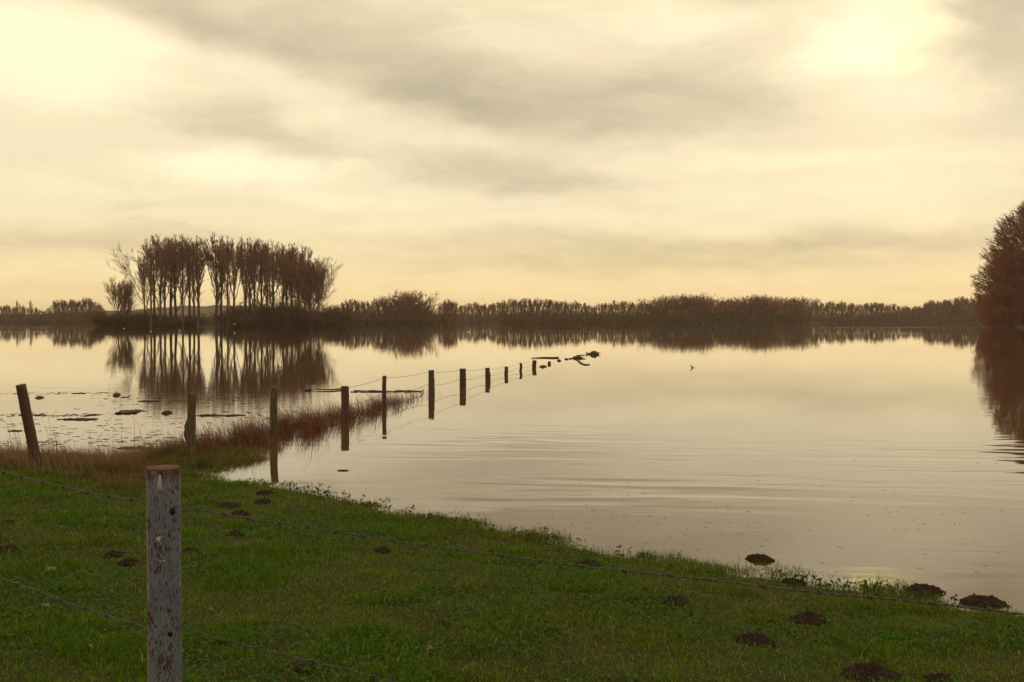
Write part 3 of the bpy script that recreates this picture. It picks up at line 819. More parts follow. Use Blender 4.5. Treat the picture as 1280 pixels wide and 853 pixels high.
# ------------------------------------------------------------------ steel post in front
def mk_paint(t, bs):
    pos = t.n('ShaderNodeTexCoord').outputs['Object']; x, y, z = t.xyz(pos)
    st = t.comb(x, y, t.m('MULTIPLY', z, .3))
    n1_ = t.noise(st, 210., 2, .55); n2_ = t.noise(st, 18., 5, .7); n3_ = t.noise(pos, 260., 2, .5); n4_ = t.noise(pos, 6., 4, .6)
    paint = t.mix(t.maprange(n4_, .3, .7), (.082, .096, .138), (.128, .138, .165))
    # lighter tan strip down the left side: light from the left painted in
    left_lit = t.m('ADD', x, t.m('MULTIPLY', t.m('SUBTRACT', n4_, .5), .018))
    paint = t.mix(t.maprange(left_lit, -.042, -.035, 1., 0.), paint, (.23, .165, .115))
    spots = t.maprange(t.m('ADD', t.m('MULTIPLY', n1_, .70), t.m('MULTIPLY', n2_, .30)), .535, .575)
    sc = t.noise(st, 22., 2, .5); patches = t.maprange(t.m('ADD', sc, t.m('MULTIPLY', t.m('SUBTRACT', n1_, .5), .5)), .595, .64)
    rim = t.m('MULTIPLY', t.maprange(z, -.060, -.012), t.maprange(n2_, .35, .55))
    rust = t.m('MAXIMUM', t.m('MAXIMUM', spots, patches), rim)
    rc = t.mix(n1_, (.022, .010, .009), (.070, .024, .016))
    base = t.mix(rust, paint, rc)
    base = t.mix(t.m('MULTIPLY', n3_, .5), base, t.mix(1., base, (.6, .6, .6), 'MULTIPLY'))
    t.put(bs.inputs['Base Color'], base); t.put(bs.inputs['Roughness'], t.maprange(rust, 0., 1., .55, .9))
    bump(t, bs, t.m('SUBTRACT', t.m('MULTIPLY', n3_, .3), rust), .5, .003)
m_paint = mat('peeling_grey_paint', mk_paint, .6, .35)
def mk_rust(t, bs):
    pos = t.n('ShaderNodeTexCoord').outputs['Object']
    t.put(bs.inputs['Base Color'], t.mix(t.noise(pos, 60., 5, .7), (.040, .018, .014), (.120, .050, .034)))
    bump(t, bs, t.noise(pos, 150., 4, .6), .8, .003)
m_rust = mat('rust', mk_rust, .9, .2)
def flat(name, c, rough=.8, c2=None, sc=8.):
    def f(t, bs):
        pos = t.n('ShaderNodeTexCoord').outputs['Object']
        t.put(bs.inputs['Base Color'], t.mix(t.noise(pos, sc, 4, .6), c, c2 or tuple(v * 1.6 for v in c)))
        bump(t, bs, t.noise(pos, sc * 3, 3, .6), .5, .005)
    return mat(name, f, rough, .2)
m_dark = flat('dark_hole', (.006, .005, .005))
m_white = flat('old_white_paint', (.20, .18, .15), .8, (.30, .27, .22))

base_z = gz(PX, PY)
sp = empty('steel_post', (PX, PY, base_z)); tag(sp, 'thick grey steel post with rust spots holding the barbed wire', 'post')
Hs = pz_top - base_z
def ring_mesh(name, prof, ns=64, closed_top=False):
    V = []; Q = []
    for r_, z_ in prof:
        for k in range(ns):
            a = 2 * math.pi * k / ns; V.append((math.cos(a) * r_, math.sin(a) * r_, z_))
    for j in range(len(prof) - 1):
        for k in range(ns): Q.append((j * ns + k, j * ns + (k + 1) % ns, (j + 1) * ns + (k + 1) % ns, (j + 1) * ns + k))
    T_ = None
    if closed_top:
        V.append((0, 0, prof[-1][1])); b_ = (len(prof) - 1) * ns; T_ = np.array([(b_ + k, b_ + (k + 1) % ns, len(V) - 1) for k in range(ns)])
    return np_mesh(name, np.array(V), tris=T_, quads=np.array(Q), smooth=True)
# origins of the painted parts sit at the rim, so the rust gathers round it
zs = list(np.linspace(-Hs - .5, -.004, 40))
tube = link('post_body', ring_mesh('post_body', [(PR, z) for z in zs] + [(PR - .0015, 0.)]), m_paint, sp); tube.location = (0, 0, Hs - .006)
cap = link('cap', ring_mesh('cap', [(PR - .001, 0), (PR - .0005, .003), (PR - .003, .006), (PR * .6, .0085)], closed_top=True), m_rust, sp); cap.location = (0, 0, Hs - .006)
def on_post(px, py, out=.0012):
    """point on the tube's near face at a pixel, local to the post"""
    d = Vector(ray(px, py)); c0 = Vector((0, 0, CAMZ)); ox, oy = -PX, -PY
    A_ = d.x ** 2 + d.y ** 2; B_ = 2 * (ox * d.x + oy * d.y); C__ = ox * ox + oy * oy - (PR + out) ** 2
    t = (-B_ - math.sqrt(max(B_ * B_ - 4 * A_ * C__, 0))) / (2 * A_); p = c0 + d * t
    return p - Vector((PX, PY, base_z))
def decal(name, outline, m, out=.0012):
    """small raised patch that follows the round tube"""
    pts = [on_post(*q, out) for q in outline]; c = on_post(sum(q[0] for q in outline) / len(outline), sum(q[1] for q in outline) / len(outline), out)
    inner = [Vector((p.x, p.y, 0)).normalized() for p in pts]
    V = [tuple(p) for p in pts] + [tuple(p - n_ * (out + .001)) for p, n_ in zip(pts, inner)] + [tuple(c)]
    n = len(pts); T_ = [(k, (k + 1) % n, 2 * n) for k in range(n)]; Q_ = [(k, n + k, n + (k + 1) % n, (k + 1) % n) for k in range(n)]
    return link(name, np_mesh(name, np.array(V), tris=np.array(T_), quads=np.array(Q_)), m, sp)
def ell(cx, cy, rx, ry, n=16): return [(cx + rx * math.cos(2 * math.pi * k / n), cy - ry * math.sin(2 * math.pi * k / n)) for k in range(n)]
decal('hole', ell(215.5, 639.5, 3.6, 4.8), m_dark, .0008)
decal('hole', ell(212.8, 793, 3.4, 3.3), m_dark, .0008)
decal('paint_drip', [(198.5, 594), (201, 594), (202.5, 611), (202.3, 616.5), (196.3, 616.5), (196, 612)], m_white)
decal('paint_drip', [(195, 672.5), (199, 671), (202.3, 671.5), (200.5, 674), (199.5, 677), (202.6, 681), (202.8, 683), (199.8, 681.5), (197.2, 677.5), (195.4, 678.5)], m_white)
decal('paint_drip', [(197.5, 699.5), (201, 700.8), (206.4, 700.8), (207.2, 702.6), (201, 702.8)], m_white)
# bent tie wire beside the lower hole
tw = [at_depth(*q, PY - .02 * k * 0 - .01) for k, q in enumerate([(225, 785), (231, 777), (241, 781), (243, 772), (236, 768), (240, 776), (243, 786), (234, 783), (228, 787)])]
V_, Q_ = polyseg([tuple(p - Vector((PX, PY, base_z))) for p in tw], .0016)
link('tie_wire', mesh_of([(V_, Q_)], 'tie_wire', m_wire), None, sp)

# ------------------------------------------------------------------ mole hills and clods
def mk_soil(t, bs):
    pos = t.n('ShaderNodeTexCoord').outputs['Object']
    n = t.noise(pos, 30., 5, .7); t.put(bs.inputs['Base Color'], t.mix(n, (.010, .006, .005), (.046, .026, .020)))
    bump(t, bs, n, 1., .02)
m_soil = mat('dark_soil', mk_soil, .95, .15)
def mound_mesh(seed, w, h, dpt):
    """a heap of crumbs: a lumpy low dome with loose clods"""
    rg = np.random.default_rng(seed); n = 30; V = []; T_ = []
    g_ = np.linspace(-1, 1, n); s0 = rg.random() * 50; idx = {}
    for i_, u in enumerate(g_):
        for j_, v in enumerate(g_):
            rr = math.hypot(u, v) * (1 + .35 * (mnoise.noise(Vector((u * 1.3 + s0, v * 1.3, 0))))); 
            base = max(0., 1 - rr ** 1.6)
            z = h * (base ** .75) * (1 + .8 * mnoise.noise(Vector((u * 3 + s0, v * 3, 2.)))) + h * .45 * mnoise.noise(Vector((u * 9 + s0, v * 9, 4.))) * (base > 0) - (0.05 if base <= 0 else .0) * 1
            V.append((u * w / 2, v * dpt / 2, z))
    Q_ = [(i_ * n + j_, (i_ + 1) * n + j_, (i_ + 1) * n + j_ + 1, i_ * n + j_ + 1) for i_ in range(n - 1) for j_ in range(n - 1)]
    keep = [q for q in Q_ if max(V[k][2] for k in q) > -.045]
    bm = bmesh.new(); vs = [bm.verts.new(v) for v in V]
    for q in keep: bm.faces.new([vs[k] for k in q])
    for v in list(bm.verts):
        if not v.link_faces: bm.verts.remove(v)
    for _ in range(60):
        a = rg.uniform(0, 6.28); rr = math.sqrt(rg.random()) * 1.05; s = w * rg.uniform(.012, .045)
        z = h * max(0, 1 - rr ** 1.6) * .85
        mtx = Matrix.Translation((math.cos(a) * rr * w / 2, math.sin(a) * rr * dpt / 2, z + s * .3)) @ Matrix.Diagonal((s * rg.uniform(.7, 1.5), s, s * .75, 1))
        r_ = bmesh.ops.create_icosphere(bm, subdivisions=1, radius=1, matrix=mtx)
        for v in r_['verts']: v.co += Vector(rg.normal(0, s * .18, 3))
    me = bpy.data.meshes.new('molehill'); bm.to_mesh(me); bm.free(); me.materials.append(m_soil); return me
HILLS = [(950, 698, 38, 10, 'molehill islet standing in the water off the grass edge', 1),
         (991, 729, 34, 9, 'flat molehill under the upper wire near the glinting water', 0), (1156, 737, 50, 13, 'big clodded molehill at the water edge beside the sun glint', 0),
         (1228, 752, 56, 12, 'wide low molehill at the right end of the shoreline', 0), (1011, 774, 54, 16, 'broad molehill in the grass below the glint', 0),
         (944, 802, 54, 18, 'rounded molehill left of the bottom right heaps', 0), (1090, 843, 80, 24, 'largest molehill at the bottom right', 0),
         (1176, 851, 44, 12, 'molehill cut by the bottom edge right of the largest', 0), (844, 753, 38, 11, 'molehill below the wire in the middle right', 0),
         (735, 705, 30, 11, 'molehill touching the shadow of the wire in mid lawn', 0), (478, 688, 24, 8, 'small lone molehill left of centre on the lawn', 0),
         (286, 633, 34, 7, 'molehill just above the upper wire right of the steel post', 0), (299, 643, 26, 6, 'flat molehill touching the upper wire', 0),
         (331, 617, 24, 5, 'thin molehill farthest up the lawn', 0), (329, 628, 24, 6, 'molehill right of the pair near the upper wire', 0),
         (238, 691, 32, 9, 'molehill hidden partly behind the steel post', 0), (11, 688, 34, 12, 'molehill at the left edge of the lawn', 0),
         (10, 654, 18, 5, 'small flat molehill near the left edge under the upper wire', 0), (143, 694, 26, 7, 'left one of two molehills left of the steel post', 0),
         (160, 704, 28, 7, 'right one of two molehills left of the steel post', 0), (165, 661, 16, 4, 'tiny molehill left of the steel post below the wire', 0),
         (380, 836, 28, 12, 'molehill beside the lower wire at the bottom', 0), (581, 738, 18, 8, 'small crumbly molehill in the middle of the lawn', 0),
         (254, 583, 30, 7, 'dark heap at the foot of the knotty post', 0), (555, 780, 16, 5, 'faint small molehill in the lower lawn', 0),
         (680, 780, 18, 6, 'faint crumbly molehill right of the lower lawn centre', 0), (294, 668, 24, 6, 'molehill in the lawn between steel post and lone molehill', 0)]
for i, (px, py, wd, hp, lb, inw) in enumerate(HILLS):
    p = at(px, py + 2, 0.) if inw else ground(px, py + hp * .2)
    w_ = wd * p.y / F * .93; h_ = hp * p.y / F * .42; 
    o = link('molehill', mound_mesh(600 + i, w_, min(max(h_, .028) + .012, w_ * .20), max(w_ * .8, .1))); o.location = (p.x, p.y, p.z + (.0 if inw else .006))
    o.rotation_euler = (0, 0, (i % 5 - 2) * .2)
    tag(o, lb, 'molehill', 'molehills on the lawn')

# stones and dead leaves on the lawn
m_leaf = flat('dead_leaf', (.10, .055, .030), .7, (.17, .10, .055), 20.)
def leaf_mesh(seed, s):
    rg = np.random.default_rng(seed); V = []; n = 14
    for k in range(n):
        a = 2 * math.pi * k / n; r_ = s * (.62 + .38 * abs(math.cos(a))) * (1 + .18 * math.sin(5 * a + seed)) 
        V.append((math.cos(a) * r_, math.sin(a) * r_ * .7, s * .35 * math.sin(a * 1. + seed) ** 2 + s * .12))
    V.append((0, 0, s * .42)); V.append((-s * 1.5, 0, s * .2)); V.append((-s * .9, s * .03, s * .2)); V.append((-s * .9, -s * .03, s * .2))
    T_ = [(k, (k + 1) % n, n) for k in range(n)] + [(n + 1, n + 3, n + 2)]
    me = np_mesh('leaf', np.array(V), tris=np.array(T_)); me.materials.append(m_leaf); return me
for i, (px, py, s, lb) in enumerate([(64, 718, 7.5, 'largest pale dead leaf left of the steel post'), (536, 817, 5.5, 'wide pale leaf at the bottom near the lower wire'),
        (530, 792, 3, 'small pale leaf above the wide one'), (475, 808, 4, 'narrow upright leaf left of the wide pale leaf'), (1082, 819, 5.5, 'tan leaf just above the largest molehill'),
        (134, 639, 3.5, 'small tan leaf close under the upper left wire'), (265, 768, 5, 'pale curled leaf right of the post above the lower wire'), (77, 663, 2, 'white speck of a leaf beside dark grass'),
        (57, 763, 5, 'brown leaf on the lower left wire line'), (112, 815, 4.5, 'ochre leaf in the bottom left grass'), (803, 798, 3, 'tiny leaf in the lower middle lawn'),
        (960, 722, 4, 'leaf between the islet and the flat molehill')]):
    p = ground(px, py); o = link('leaf', leaf_mesh(700 + i, s * p.y / F)); o.location = (p.x, p.y, p.z + .03); o.rotation_euler = (R(35), R(10 * (i % 3 - 1)), i * .9)
    tag(o, lb, 'leaf', 'dead leaves on the lawn')

# ------------------------------------------------------------------ drift on the water
m_drift = flat('wet_drift', (.020, .011, .008), .7, (.060, .030, .020), 10.)
def drift_mesh(seed, w, dpt, h, sticks=12, lumps=26, flatm=False):
    rg = np.random.default_rng(seed); bm = bmesh.new()
    for _ in range(lumps):
        u = rg.normal(0, .36); u = max(-.95, min(.95, u)) if not flatm else rg.uniform(-.95, .95)
        v = rg.normal(0, .33); s = (h if flatm else h * (1 - .6 * abs(u))) * rg.uniform(.5, 1.)
        sx = s * rg.uniform(1.2, 2.6) * (1.3 if flatm else 1)
        mtx = Matrix.Translation((u * w / 2, v * dpt / 2, s * .2)) @ Matrix.Rotation(rg.uniform(-.5, .5), 4, 'Z') @ Matrix.Diagonal((min(sx, w * .3), min(s * 1.6, dpt * .4 + .01), s * (.45 if flatm else .8), 1))
        r_ = bmesh.ops.create_icosphere(bm, subdivisions=2, radius=1, matrix=mtx)
        k = rg.random() * 30
        for q in r_['verts']:
            q.co += Vector((0, 0, s * .35 * mnoise.noise(q.co * (2.5 / max(s, .01)) * .5 + Vector((k, 0, 0)))))
    def tube_bm(a, b, r0, r1):
        V_, Q_ = tubes([a], [b], [r0], [r1], 5); vs = [bm.verts.new(tuple(v)) for v in V_]
        for q in Q_: bm.faces.new([vs[i_] for i_ in q])
    for _ in range(sticks):
        a = np.array([rg.uniform(-.5, .5) * w, rg.uniform(-.5, .5) * dpt, rg.uniform(.0, h * .5)])
        th = rg.normal(0, .5); L = w * rg.uniform(.15, .4); up_ = rg.uniform(-.05, .35) * (0.1 if flatm else 1) * h
        tube_bm(a, a + np.array([math.cos(th) * L, math.sin(th) * L * .6, up_]), .012 + h * .03, .005)
    me = bpy.data.meshes.new('drift'); bm.to_mesh(me); bm.free(); me.materials.append(m_drift); return me
DR = [('debris_clump', 742, 443.2, 14, .24, .6, 0, 'biggest dark debris clump at the far end of the fence'),
      ('debris_clump', 721.5, 448, 12, .17, .5, 0, 'debris clump with a stick poking right, before the biggest one'),
      ('debris_clump', 678, 458.8, 8, .10, .4, 0, 'small debris clump between the crooked post and the stub'),
      ('debris_clump', 699, 451.3, 4, .10, .3, 0, 'tiny floating clump below the end of the horizontal branch'),
      ('debris_clump', 708, 449.4, 4, .08, .3, 0, 'left of two tiny clumps before the stick-bearing clump'),
      ('debris_clump', 713, 449, 3.5, .07, .3, 0, 'right of two tiny clumps before the stick-bearing clump'),
      ('earth_clod', 49.5, 497.5, 7, .06, .25, 0, 'dark pointed clod in the water right of the leaning post'),
      ('earth_clod', 145.5, 494.5, 7, .08, .25, 0, 'round dark clod farthest out in the left water'),
      ('earth_clod', 209, 516.5, 9, .08, .25, 0, 'dark oval clod left of the knotty post'),
      ('earth_clod', 385, 488.5, 7, .08, .25, 0, 'dark clod near the tip of the floating stick by the stout post'),
      ('floating_weed', 162, 515.5, 20, .09, 1.3, 1, 'ragged cluster of weed in the left water'),
      ('floating_weed', 157, 497, 10, .025, .4, 1, 'thin weed streak right of the round clod'),
      ('floating_weed', 184, 502, 22, .03, .6, 1, 'broken weed streak between the clods'),
      ('floating_weed', 92, 524.5, 38, .035, .6, 1, 'long weed streak right of the leaning post'),
      ('floating_weed', 116, 519, 12, .03, .4, 1, 'short weed streak above the long one'),
      ('floating_weed', 38, 519, 28, .022, .4, 1, 'weed streak crossing behind the leaning post'),
      ('floating_weed', 271, 519.8, 48, .035, .6, 1, 'dark weed streak right of the knotty post'),
      ('floating_weed', 168, 560.5, 36, .04, .4, 1, 'mud streak off the dry grass, outer one'),
      ('floating_weed', 183, 568, 32, .05, .4, 1, 'mud streak off the dry grass, inner one'),
      ('floating_weed', 18, 539, 12, .02, .3, 1, 'small weed streak left of the leaning post'),
      ('floating_weed', 98, 492, 14, .02, .4, 1, 'faint weed streak up the left water'),
      ('floating_weed', 478, 489.5, 78, .06, 1.1, 1, 'long reddish reed mat floating behind the stout post'),
      ('floating_weed', 428, 588.5, 12, .012, .15, 1, 'thin floating stalk under the reflection of the stout post')]
for i, (nm, px, py, wd, h, dp, fl_, lb) in enumerate(DR):
    p = at(px, py); w_ = wd * p.y / F; dp *= .6 if fl_ else 1.; h *= .75 if fl_ else 1.
    o = link(nm, drift_mesh(800 + i, w_, dp, h, 10 if not fl_ else 22, 26 if not fl_ else 34, bool(fl_))); o.location = (p.x, p.y, .0)
    tag(o, lb, {'debris_clump': 'debris', 'earth_clod': 'clod', 'floating_weed': 'weed'}[nm], {'debris_clump': 'debris along the drowned fence', 'earth_clod': 'clods in the flood water', 'floating_weed': 'floating weed streaks'}[nm])

def branch_obj(name, pixpts, z, rad, label, m=m_drift):
    pts = [at(a, b_) for a, b_ in pixpts]; base = pts[0]
    P = [tuple(p - base + Vector((0, 0, z))) for p in pts]; n = len(P)
    V_, Q_ = tubes(P[:-1], P[1:], [rad * (1 - .7 * k / n) for k in range(n - 1)], [rad * (1 - .7 * (k + 1) / n) for k in range(n - 1)], 6)
    me = np_mesh(name, V_, quads=Q_); me.materials.append(m); o = link(name, me); o.location = base; tag(o, label, 'branch', 'branches in the flood'); return o
branch_obj('floating_branch', [(698, 447.8), (690, 448), (680, 447.6), (672, 448), (664.5, 448.4)], .03, .05, 'straight branch lying level above the crooked post')
branch_obj('floating_branch', [(723, 452), (727, 455), (731, 456.5), (737, 456.3)], .02, .05, 'thin forked branch below the stick-bearing clump')
branch_obj('floating_branch', [(722, 447.6), (727, 446.8), (732, 446.6)], .12, .05, 'stick poking right out of the debris clump')
branch_obj('floating_branch', [(430, 487), (415, 488.6), (400, 488.4), (388, 487.6)], .03, .03, 'thin stick floating left of the stout post')
branch_obj('floating_branch', [(525, 494), (528, 491), (530, 489)], .05, .02, 'short twig rising left of the notched post')
p = at(865, 460)
V_, Q_ = tubes(*[[tuple(.55 * c_ for c_ in q) for q in a_] for a_ in ([(0, 0, -.05), (0, 0, .10), (-.05, 0, .16), (.0, 0, .02)], [(0.0, 0, .10), (-.1, 0, .24), (-.16, .02, .25), (.22, .05, .03)])], [.035, .03, .02, .02], [.03, .012, .008, .008], 6)
me = np_mesh('floating_branch', V_, quads=Q_); me.materials.append(m_drift); o = link('floating_branch', me); o.location = p; tag(o, 'small dark snag alone in the open water on the right', 'branch', 'branches in the flood')

# fine flotsam: flecks of scum and stems, far too many to count
rg = np.random.default_rng(64)
fx, fy_ = [], []
for (x0, x1, yy, sp_, k_) in [(-20, 150, 491.5, 1.0, 60), (120, 330, 500, 4, 80), (0, 120, 519, 1.2, 60), (250, 420, 517, 8, 50), (-20, 230, 530, 9, 60), (60, 260, 548, 6, 50), (0, 240, 556, 8, 60), (560, 700, 470, 14, 10), (400, 1280, 560, 60, 70), (640, 1280, 640, 40, 40)]:
    fx += list(rg.uniform(x0, x1, k_)); fy_ += list(rg.normal(yy, sp_, k_))
A, B, RA = [], [], []; dark = []
for px, py in zip(fx, fy_):
    p = at(px, min(max(py, 480), 690)); 
    if signed(np.array([p.x]), np.array([p.y]))[0] > -.15: continue
    near_ = px > 380; m_n = 1 if near_ else rg.integers(1, 4)
    for _ in range(m_n):
        th = rg.normal(0, .5); L_ = rg.uniform(.02, .05) if near_ else rg.uniform(.03, .14)
        o_ = rg.normal(0, .08, 2); A.append((p.x + o_[0], p.y + o_[1], .003)); B.append((p.x + o_[0] + math.cos(th) * L_, p.y + o_[1] + math.sin(th) * L_, .006)); RA.append(rg.uniform(.0015, .003) if near_ else rg.uniform(.003, .009))
V_, Q_ = tubes(A, B, RA, np.array(RA) * .5, 5); V_[:, 2] *= .6
m_straw = flat('pale_straw', (.32, .25, .15), .8, (.45, .36, .22), 20.)
A2, B2 = [], []
for _ in range(70):
    px, py = (rg.normal(850, 60), rg.normal(655, 16)) if rg.random() < .6 else (rg.uniform(640, 1260), rg.uniform(600, 720))
    p = at(px, py)
    if signed(np.array([p.x]), np.array([p.y]))[0] > -.15: continue
    th = rg.normal(0, .6); L_ = rg.uniform(.015, .07); A2.append((p.x, p.y, .002)); B2.append((p.x + math.cos(th) * L_, p.y + math.sin(th) * L_, .004))
V2_, Q2_ = tubes(A2, B2, np.full(len(A2), .0016), np.full(len(A2), .0012), 4); me = np_mesh('floating_straw', V2_, quads=Q2_); me.materials.append(m_straw)
o = link('floating_straw', me); tag(o, 'pale bits of straw scattered on the near water', 'straw', None, 'stuff')
me = np_mesh('flotsam', V_, quads=Q_); me.materials.append(m_drift); o = link('flotsam', me); tag(o, 'fine flecks of drift and stems floating on the flood water', 'flotsam', None, 'stuff')

# gulls
def mk_gull(t, bs):
    pos = t.n('ShaderNodeTexCoord').outputs['Object']
    t.put(bs.inputs['Base Color'], t.mix(t.noise(pos, 6., 2, .5), (.60, .58, .54), (.75, .73, .70)))
m_gull = mat('gull_feathers', mk_gull, .8, .2)
def gull_mesh(flying, s=1.0):
    bm = bmesh.new()
    prof = [(-.24, .012, .0), (-.18, .035, .0), (-.08, .062, 0), (.02, .068, .0), (.10, .055, .01), (.15, .036, .03), (.18, .038, .045), (.215, .034, .05), (.24, .014, .045), (.275, .006, .04)]
    rings = []
    for x_, r_, z_ in prof:
        rings.append([bm.verts.new((x_ * s, math.cos(a) * r_ * s, (z_ + math.sin(a) * r_) * s)) for a in np.linspace(0, 2 * math.pi, 10, endpoint=False)])
    for a_, b_ in zip(rings[:-1], rings[1:]):
        for k in range(10): bm.faces.new([a_[k], a_[(k + 1) % 10], b_[(k + 1) % 10], b_[k]])
    bm.faces.new(rings[0][::-1]); bm.faces.new(rings[-1])
    for sg in (1, -1):
        st = [(0, .05, .03, .12), (0.02, .22, .16, .11), (-.02, .42, .13, .08), (-.10, .62, .06, .02)] if flying else [(0.02, .045, .035, .10), (-.08, .06, .05, .09), (-.18, .045, .045, .05), (-.27, .02, .035, .015)]
        prev = None
        for x_, y_, z_, c_ in st:
            if flying: ring = [bm.verts.new(((x_ + c_) * s, sg * y_ * s, z_ * s)), bm.verts.new((x_ * s, sg * y_ * s, (z_ + .012) * s)), bm.verts.new(((x_ - c_ * .9) * s, sg * y_ * s, z_ * s)), bm.verts.new((x_ * s, sg * y_ * s, (z_ - .006) * s))]
            else: ring = [bm.verts.new((x_ * s, sg * y_ * s, (z_ + c_ * .35) * s)), bm.verts.new((x_ * s, sg * (y_ + .02) * s, z_ * s)), bm.verts.new((x_ * s, sg * y_ * s, (z_ - c_ * .4) * s)), bm.verts.new((x_ * s, sg * (y_ - .02) * s, z_ * s))]
            if prev:
                for k in range(4): bm.faces.new([prev[k], prev[(k + 1) % 4], ring[(k + 1) % 4], ring[k]])
            prev = ring
        bm.faces.new(prev)
    bmesh.ops.recalc_face_normals(bm, faces=bm.faces)
    me = bpy.data.meshes.new('gull'); bm.to_mesh(me); bm.free(); me.materials.append(m_gull)
    for pl in me.polygons: pl.use_smooth = True
    return me
gf, gs = gull_mesh(True, 1.2), gull_mesh(False, .9)
for px, py, D, fl_, rz, lb in [(521, 379.5, 230, 1, .3, 'white gull flying in front of the wood right of the grove'), (293, 405.8, 250, 1, 3.4, 'white gull skimming low at the foot of the grove'),
        (155, 411, 0, 0, .5, 'white gull afloat below the leftmost willows'), (188.5, 414.5, 0, 0, 2.5, 'white gull afloat below the left poplars'),
        (224.6, 413.5, 0, 0, 1., 'white gull afloat below the middle of the left poplars'), (586, 415.2, 0, 0, 0., 'white gull afloat on the open water right of the grove')]:
    p = at_depth(px, py, D) if D else at(px, py)
    o = link('gull', gf if fl_ else gs); o.location = p + (Vector((0, 0, 0)) if D else Vector((0, 0, .06))); o.rotation_euler = (0, R(-8) if fl_ else 0, rz)
    tag(o, lb, 'bird', 'gulls over the flood')

# ------------------------------------------------------------------ grass
def mk_grass(t, bs):
    a = t.n('ShaderNodeAttribute', attribute_name='tint').outputs['Color']
    t.put(bs.inputs['Base Color'], a)
    tr = t.n('ShaderNodeBsdfTranslucent'); t.put(tr.inputs[0], a)
    mx = t.n('ShaderNodeMixShader'); mx.inputs[0].default_value = .35
    t.t.links.new(bs.outputs[0], mx.inputs[1]); t.t.links.new(tr.outputs[0], mx.inputs[2])
    t.t.links.new(mx.outputs[0], t.t.nodes['Material Output'].inputs[0])
m_grass = mat('grass_blades', mk_grass, .75, .08)

def blades(x, y, z, h, w, lean, rg, color, curl=.5, dirb=None):
    n = len(x); a = rg.uniform(0, 2 * math.pi, n) if dirb is None else dirb + rg.normal(0, .7, n)
    fa = rg.uniform(0, math.pi, n)
    px_, py_ = np.cos(fa) * w / 2, np.sin(fa) * w / 2
    lx, ly = np.cos(a) * lean * h, np.sin(a) * lean * h
    V = np.zeros((n, 5, 3))
    V[:, 0] = np.stack([x - px_, y - py_, z], -1); V[:, 1] = np.stack([x + px_, y + py_, z], -1)
    mz = z + h * .62
    V[:, 2] = np.stack([x + px_ * .8 + lx * .4, y + py_ * .8 + ly * .4, mz], -1); V[:, 3] = np.stack([x - px_ * .8 + lx * .4, y - py_ * .8 + ly * .4, mz], -1)
    V[:, 4] = np.stack([x + lx * (1 + curl), y + ly * (1 + curl), z + h * (1 - .25 * np.minimum(lean, 1.5))], -1)
    b = (np.arange(n) * 5)[:, None]
    C = np.repeat(color[:, None, :], 5, axis=1)
    return V.reshape(-1, 3), b + np.array([[3, 2, 4]]), b + np.array([[0, 1, 2, 3]]), C.reshape(-1, 3)
def join_blades(name, L, m):
    Vs, Ts, Qs, Cs, n = [], [], [], [], 0
    for V_, T_, Q_, C_ in L: Vs.append(V_); Ts.append(T_ + n); Qs.append(Q_ + n); Cs.append(C_); n += len(V_)
    return link(name, np_mesh(name, np.concatenate(Vs), np.concatenate(Ts), np.concatenate(Qs), np.concatenate(Cs)), m)

def in_view(x, y, marg=2.3):
    return (y > 2.2) & (np.abs(x) < y * (640 / F) + marg)
hill_xy = []
for (px, py, wd, hp, lb, inw) in HILLS:
    p = at(px, py + 2) if inw else ground(px, py); hill_xy.append((p.x, p.y, wd * p.y / F * .46))
def sample(n, x0, x1, y0, y1, rg):
    x = rg.uniform(x0, x1, n); y = rg.uniform(y0, y1, n)
    k = in_view(x, y); x, y = x[k], y[k]
    # thin out with distance
    k = rg.random(len(x)) < np.clip((7.0 / y) ** 1.3, 0, 1); x, y = x[k], y[k]
    z = height(x, y); k = z > -.05; x, y, z = x[k], y[k], z[k]
    for hx, hy, hr in hill_xy:
        d = np.hypot(x - hx, (y - hy) / .8); k = (d > hr * (.55 + .6 * rg.random(len(x)))); x, y, z = x[k], y[k], z[k]
    return x, y, z

rg = np.random.default_rng(11)
x, y, z = sample(2750000, -11.5, 8.8, 2.2, 17.5, rg)
dsh = signed(x, y)
# dry grass takes over towards the left shore
px_ = 640 + x / y * F
left = smoothstep(300, 150, px_)
dry = left * smoothstep(2.6, .9, dsh + 1.2 * (fbm(vn2, x * .9 + 60, y * .9 + 60) - .5)) 
tongue = smoothstep(14.2, 15.2, y + .25 * (x + 5)) * (x > -6.5)
dry = np.clip(np.maximum(dry, tongue * .7), 0, 1)
cl = fbm(vn1, x * 2.3 + 70, y * 2.3 + 70, 4); cl2 = fbm(vn3, x * 7 + 70, y * 7 + 70, 3)
tuft = smoothstep(.50, .68, cl); bare = smoothstep(.56, .40, cl2)
keep = rg.random(len(x)) < np.clip(.55 + .6 * tuft + .3 * dry - .18 * bare, .2, 1)
x, y, z, dry, tuft, cl2, cl, dsh = [q[keep] for q in (x, y, z, dry, tuft, cl2, cl, dsh)]
n = len(x)
h = rg.gamma(5, .0054, n) * (.75 + .9 * tuft + .12 * smoothstep(1.0, .0, dsh)) * (1 + 1.6 * dry)
lean = np.abs(rg.normal(.55, .35, n)) * (1 - .35 * dry)
wdt = rg.uniform(.0028, .0058, n) * np.clip(y / 7, 1, 1.7)
g0 = np.array([.060, .108, .003]); g1 = np.array([.118, .156, .006]); g2 = np.array([.030, .088, .003]); yl = np.array([.19, .165, .05]); dr = np.array([.155, .088, .045]); dr2 = np.array([.082, .042, .025])
tm = rg.random(n)[:, None]; c = g0 * (1 - tm) + g1 * tm
c = c * (1 - .6 * tuft[:, None]) + g2 * .6 * tuft[:, None]
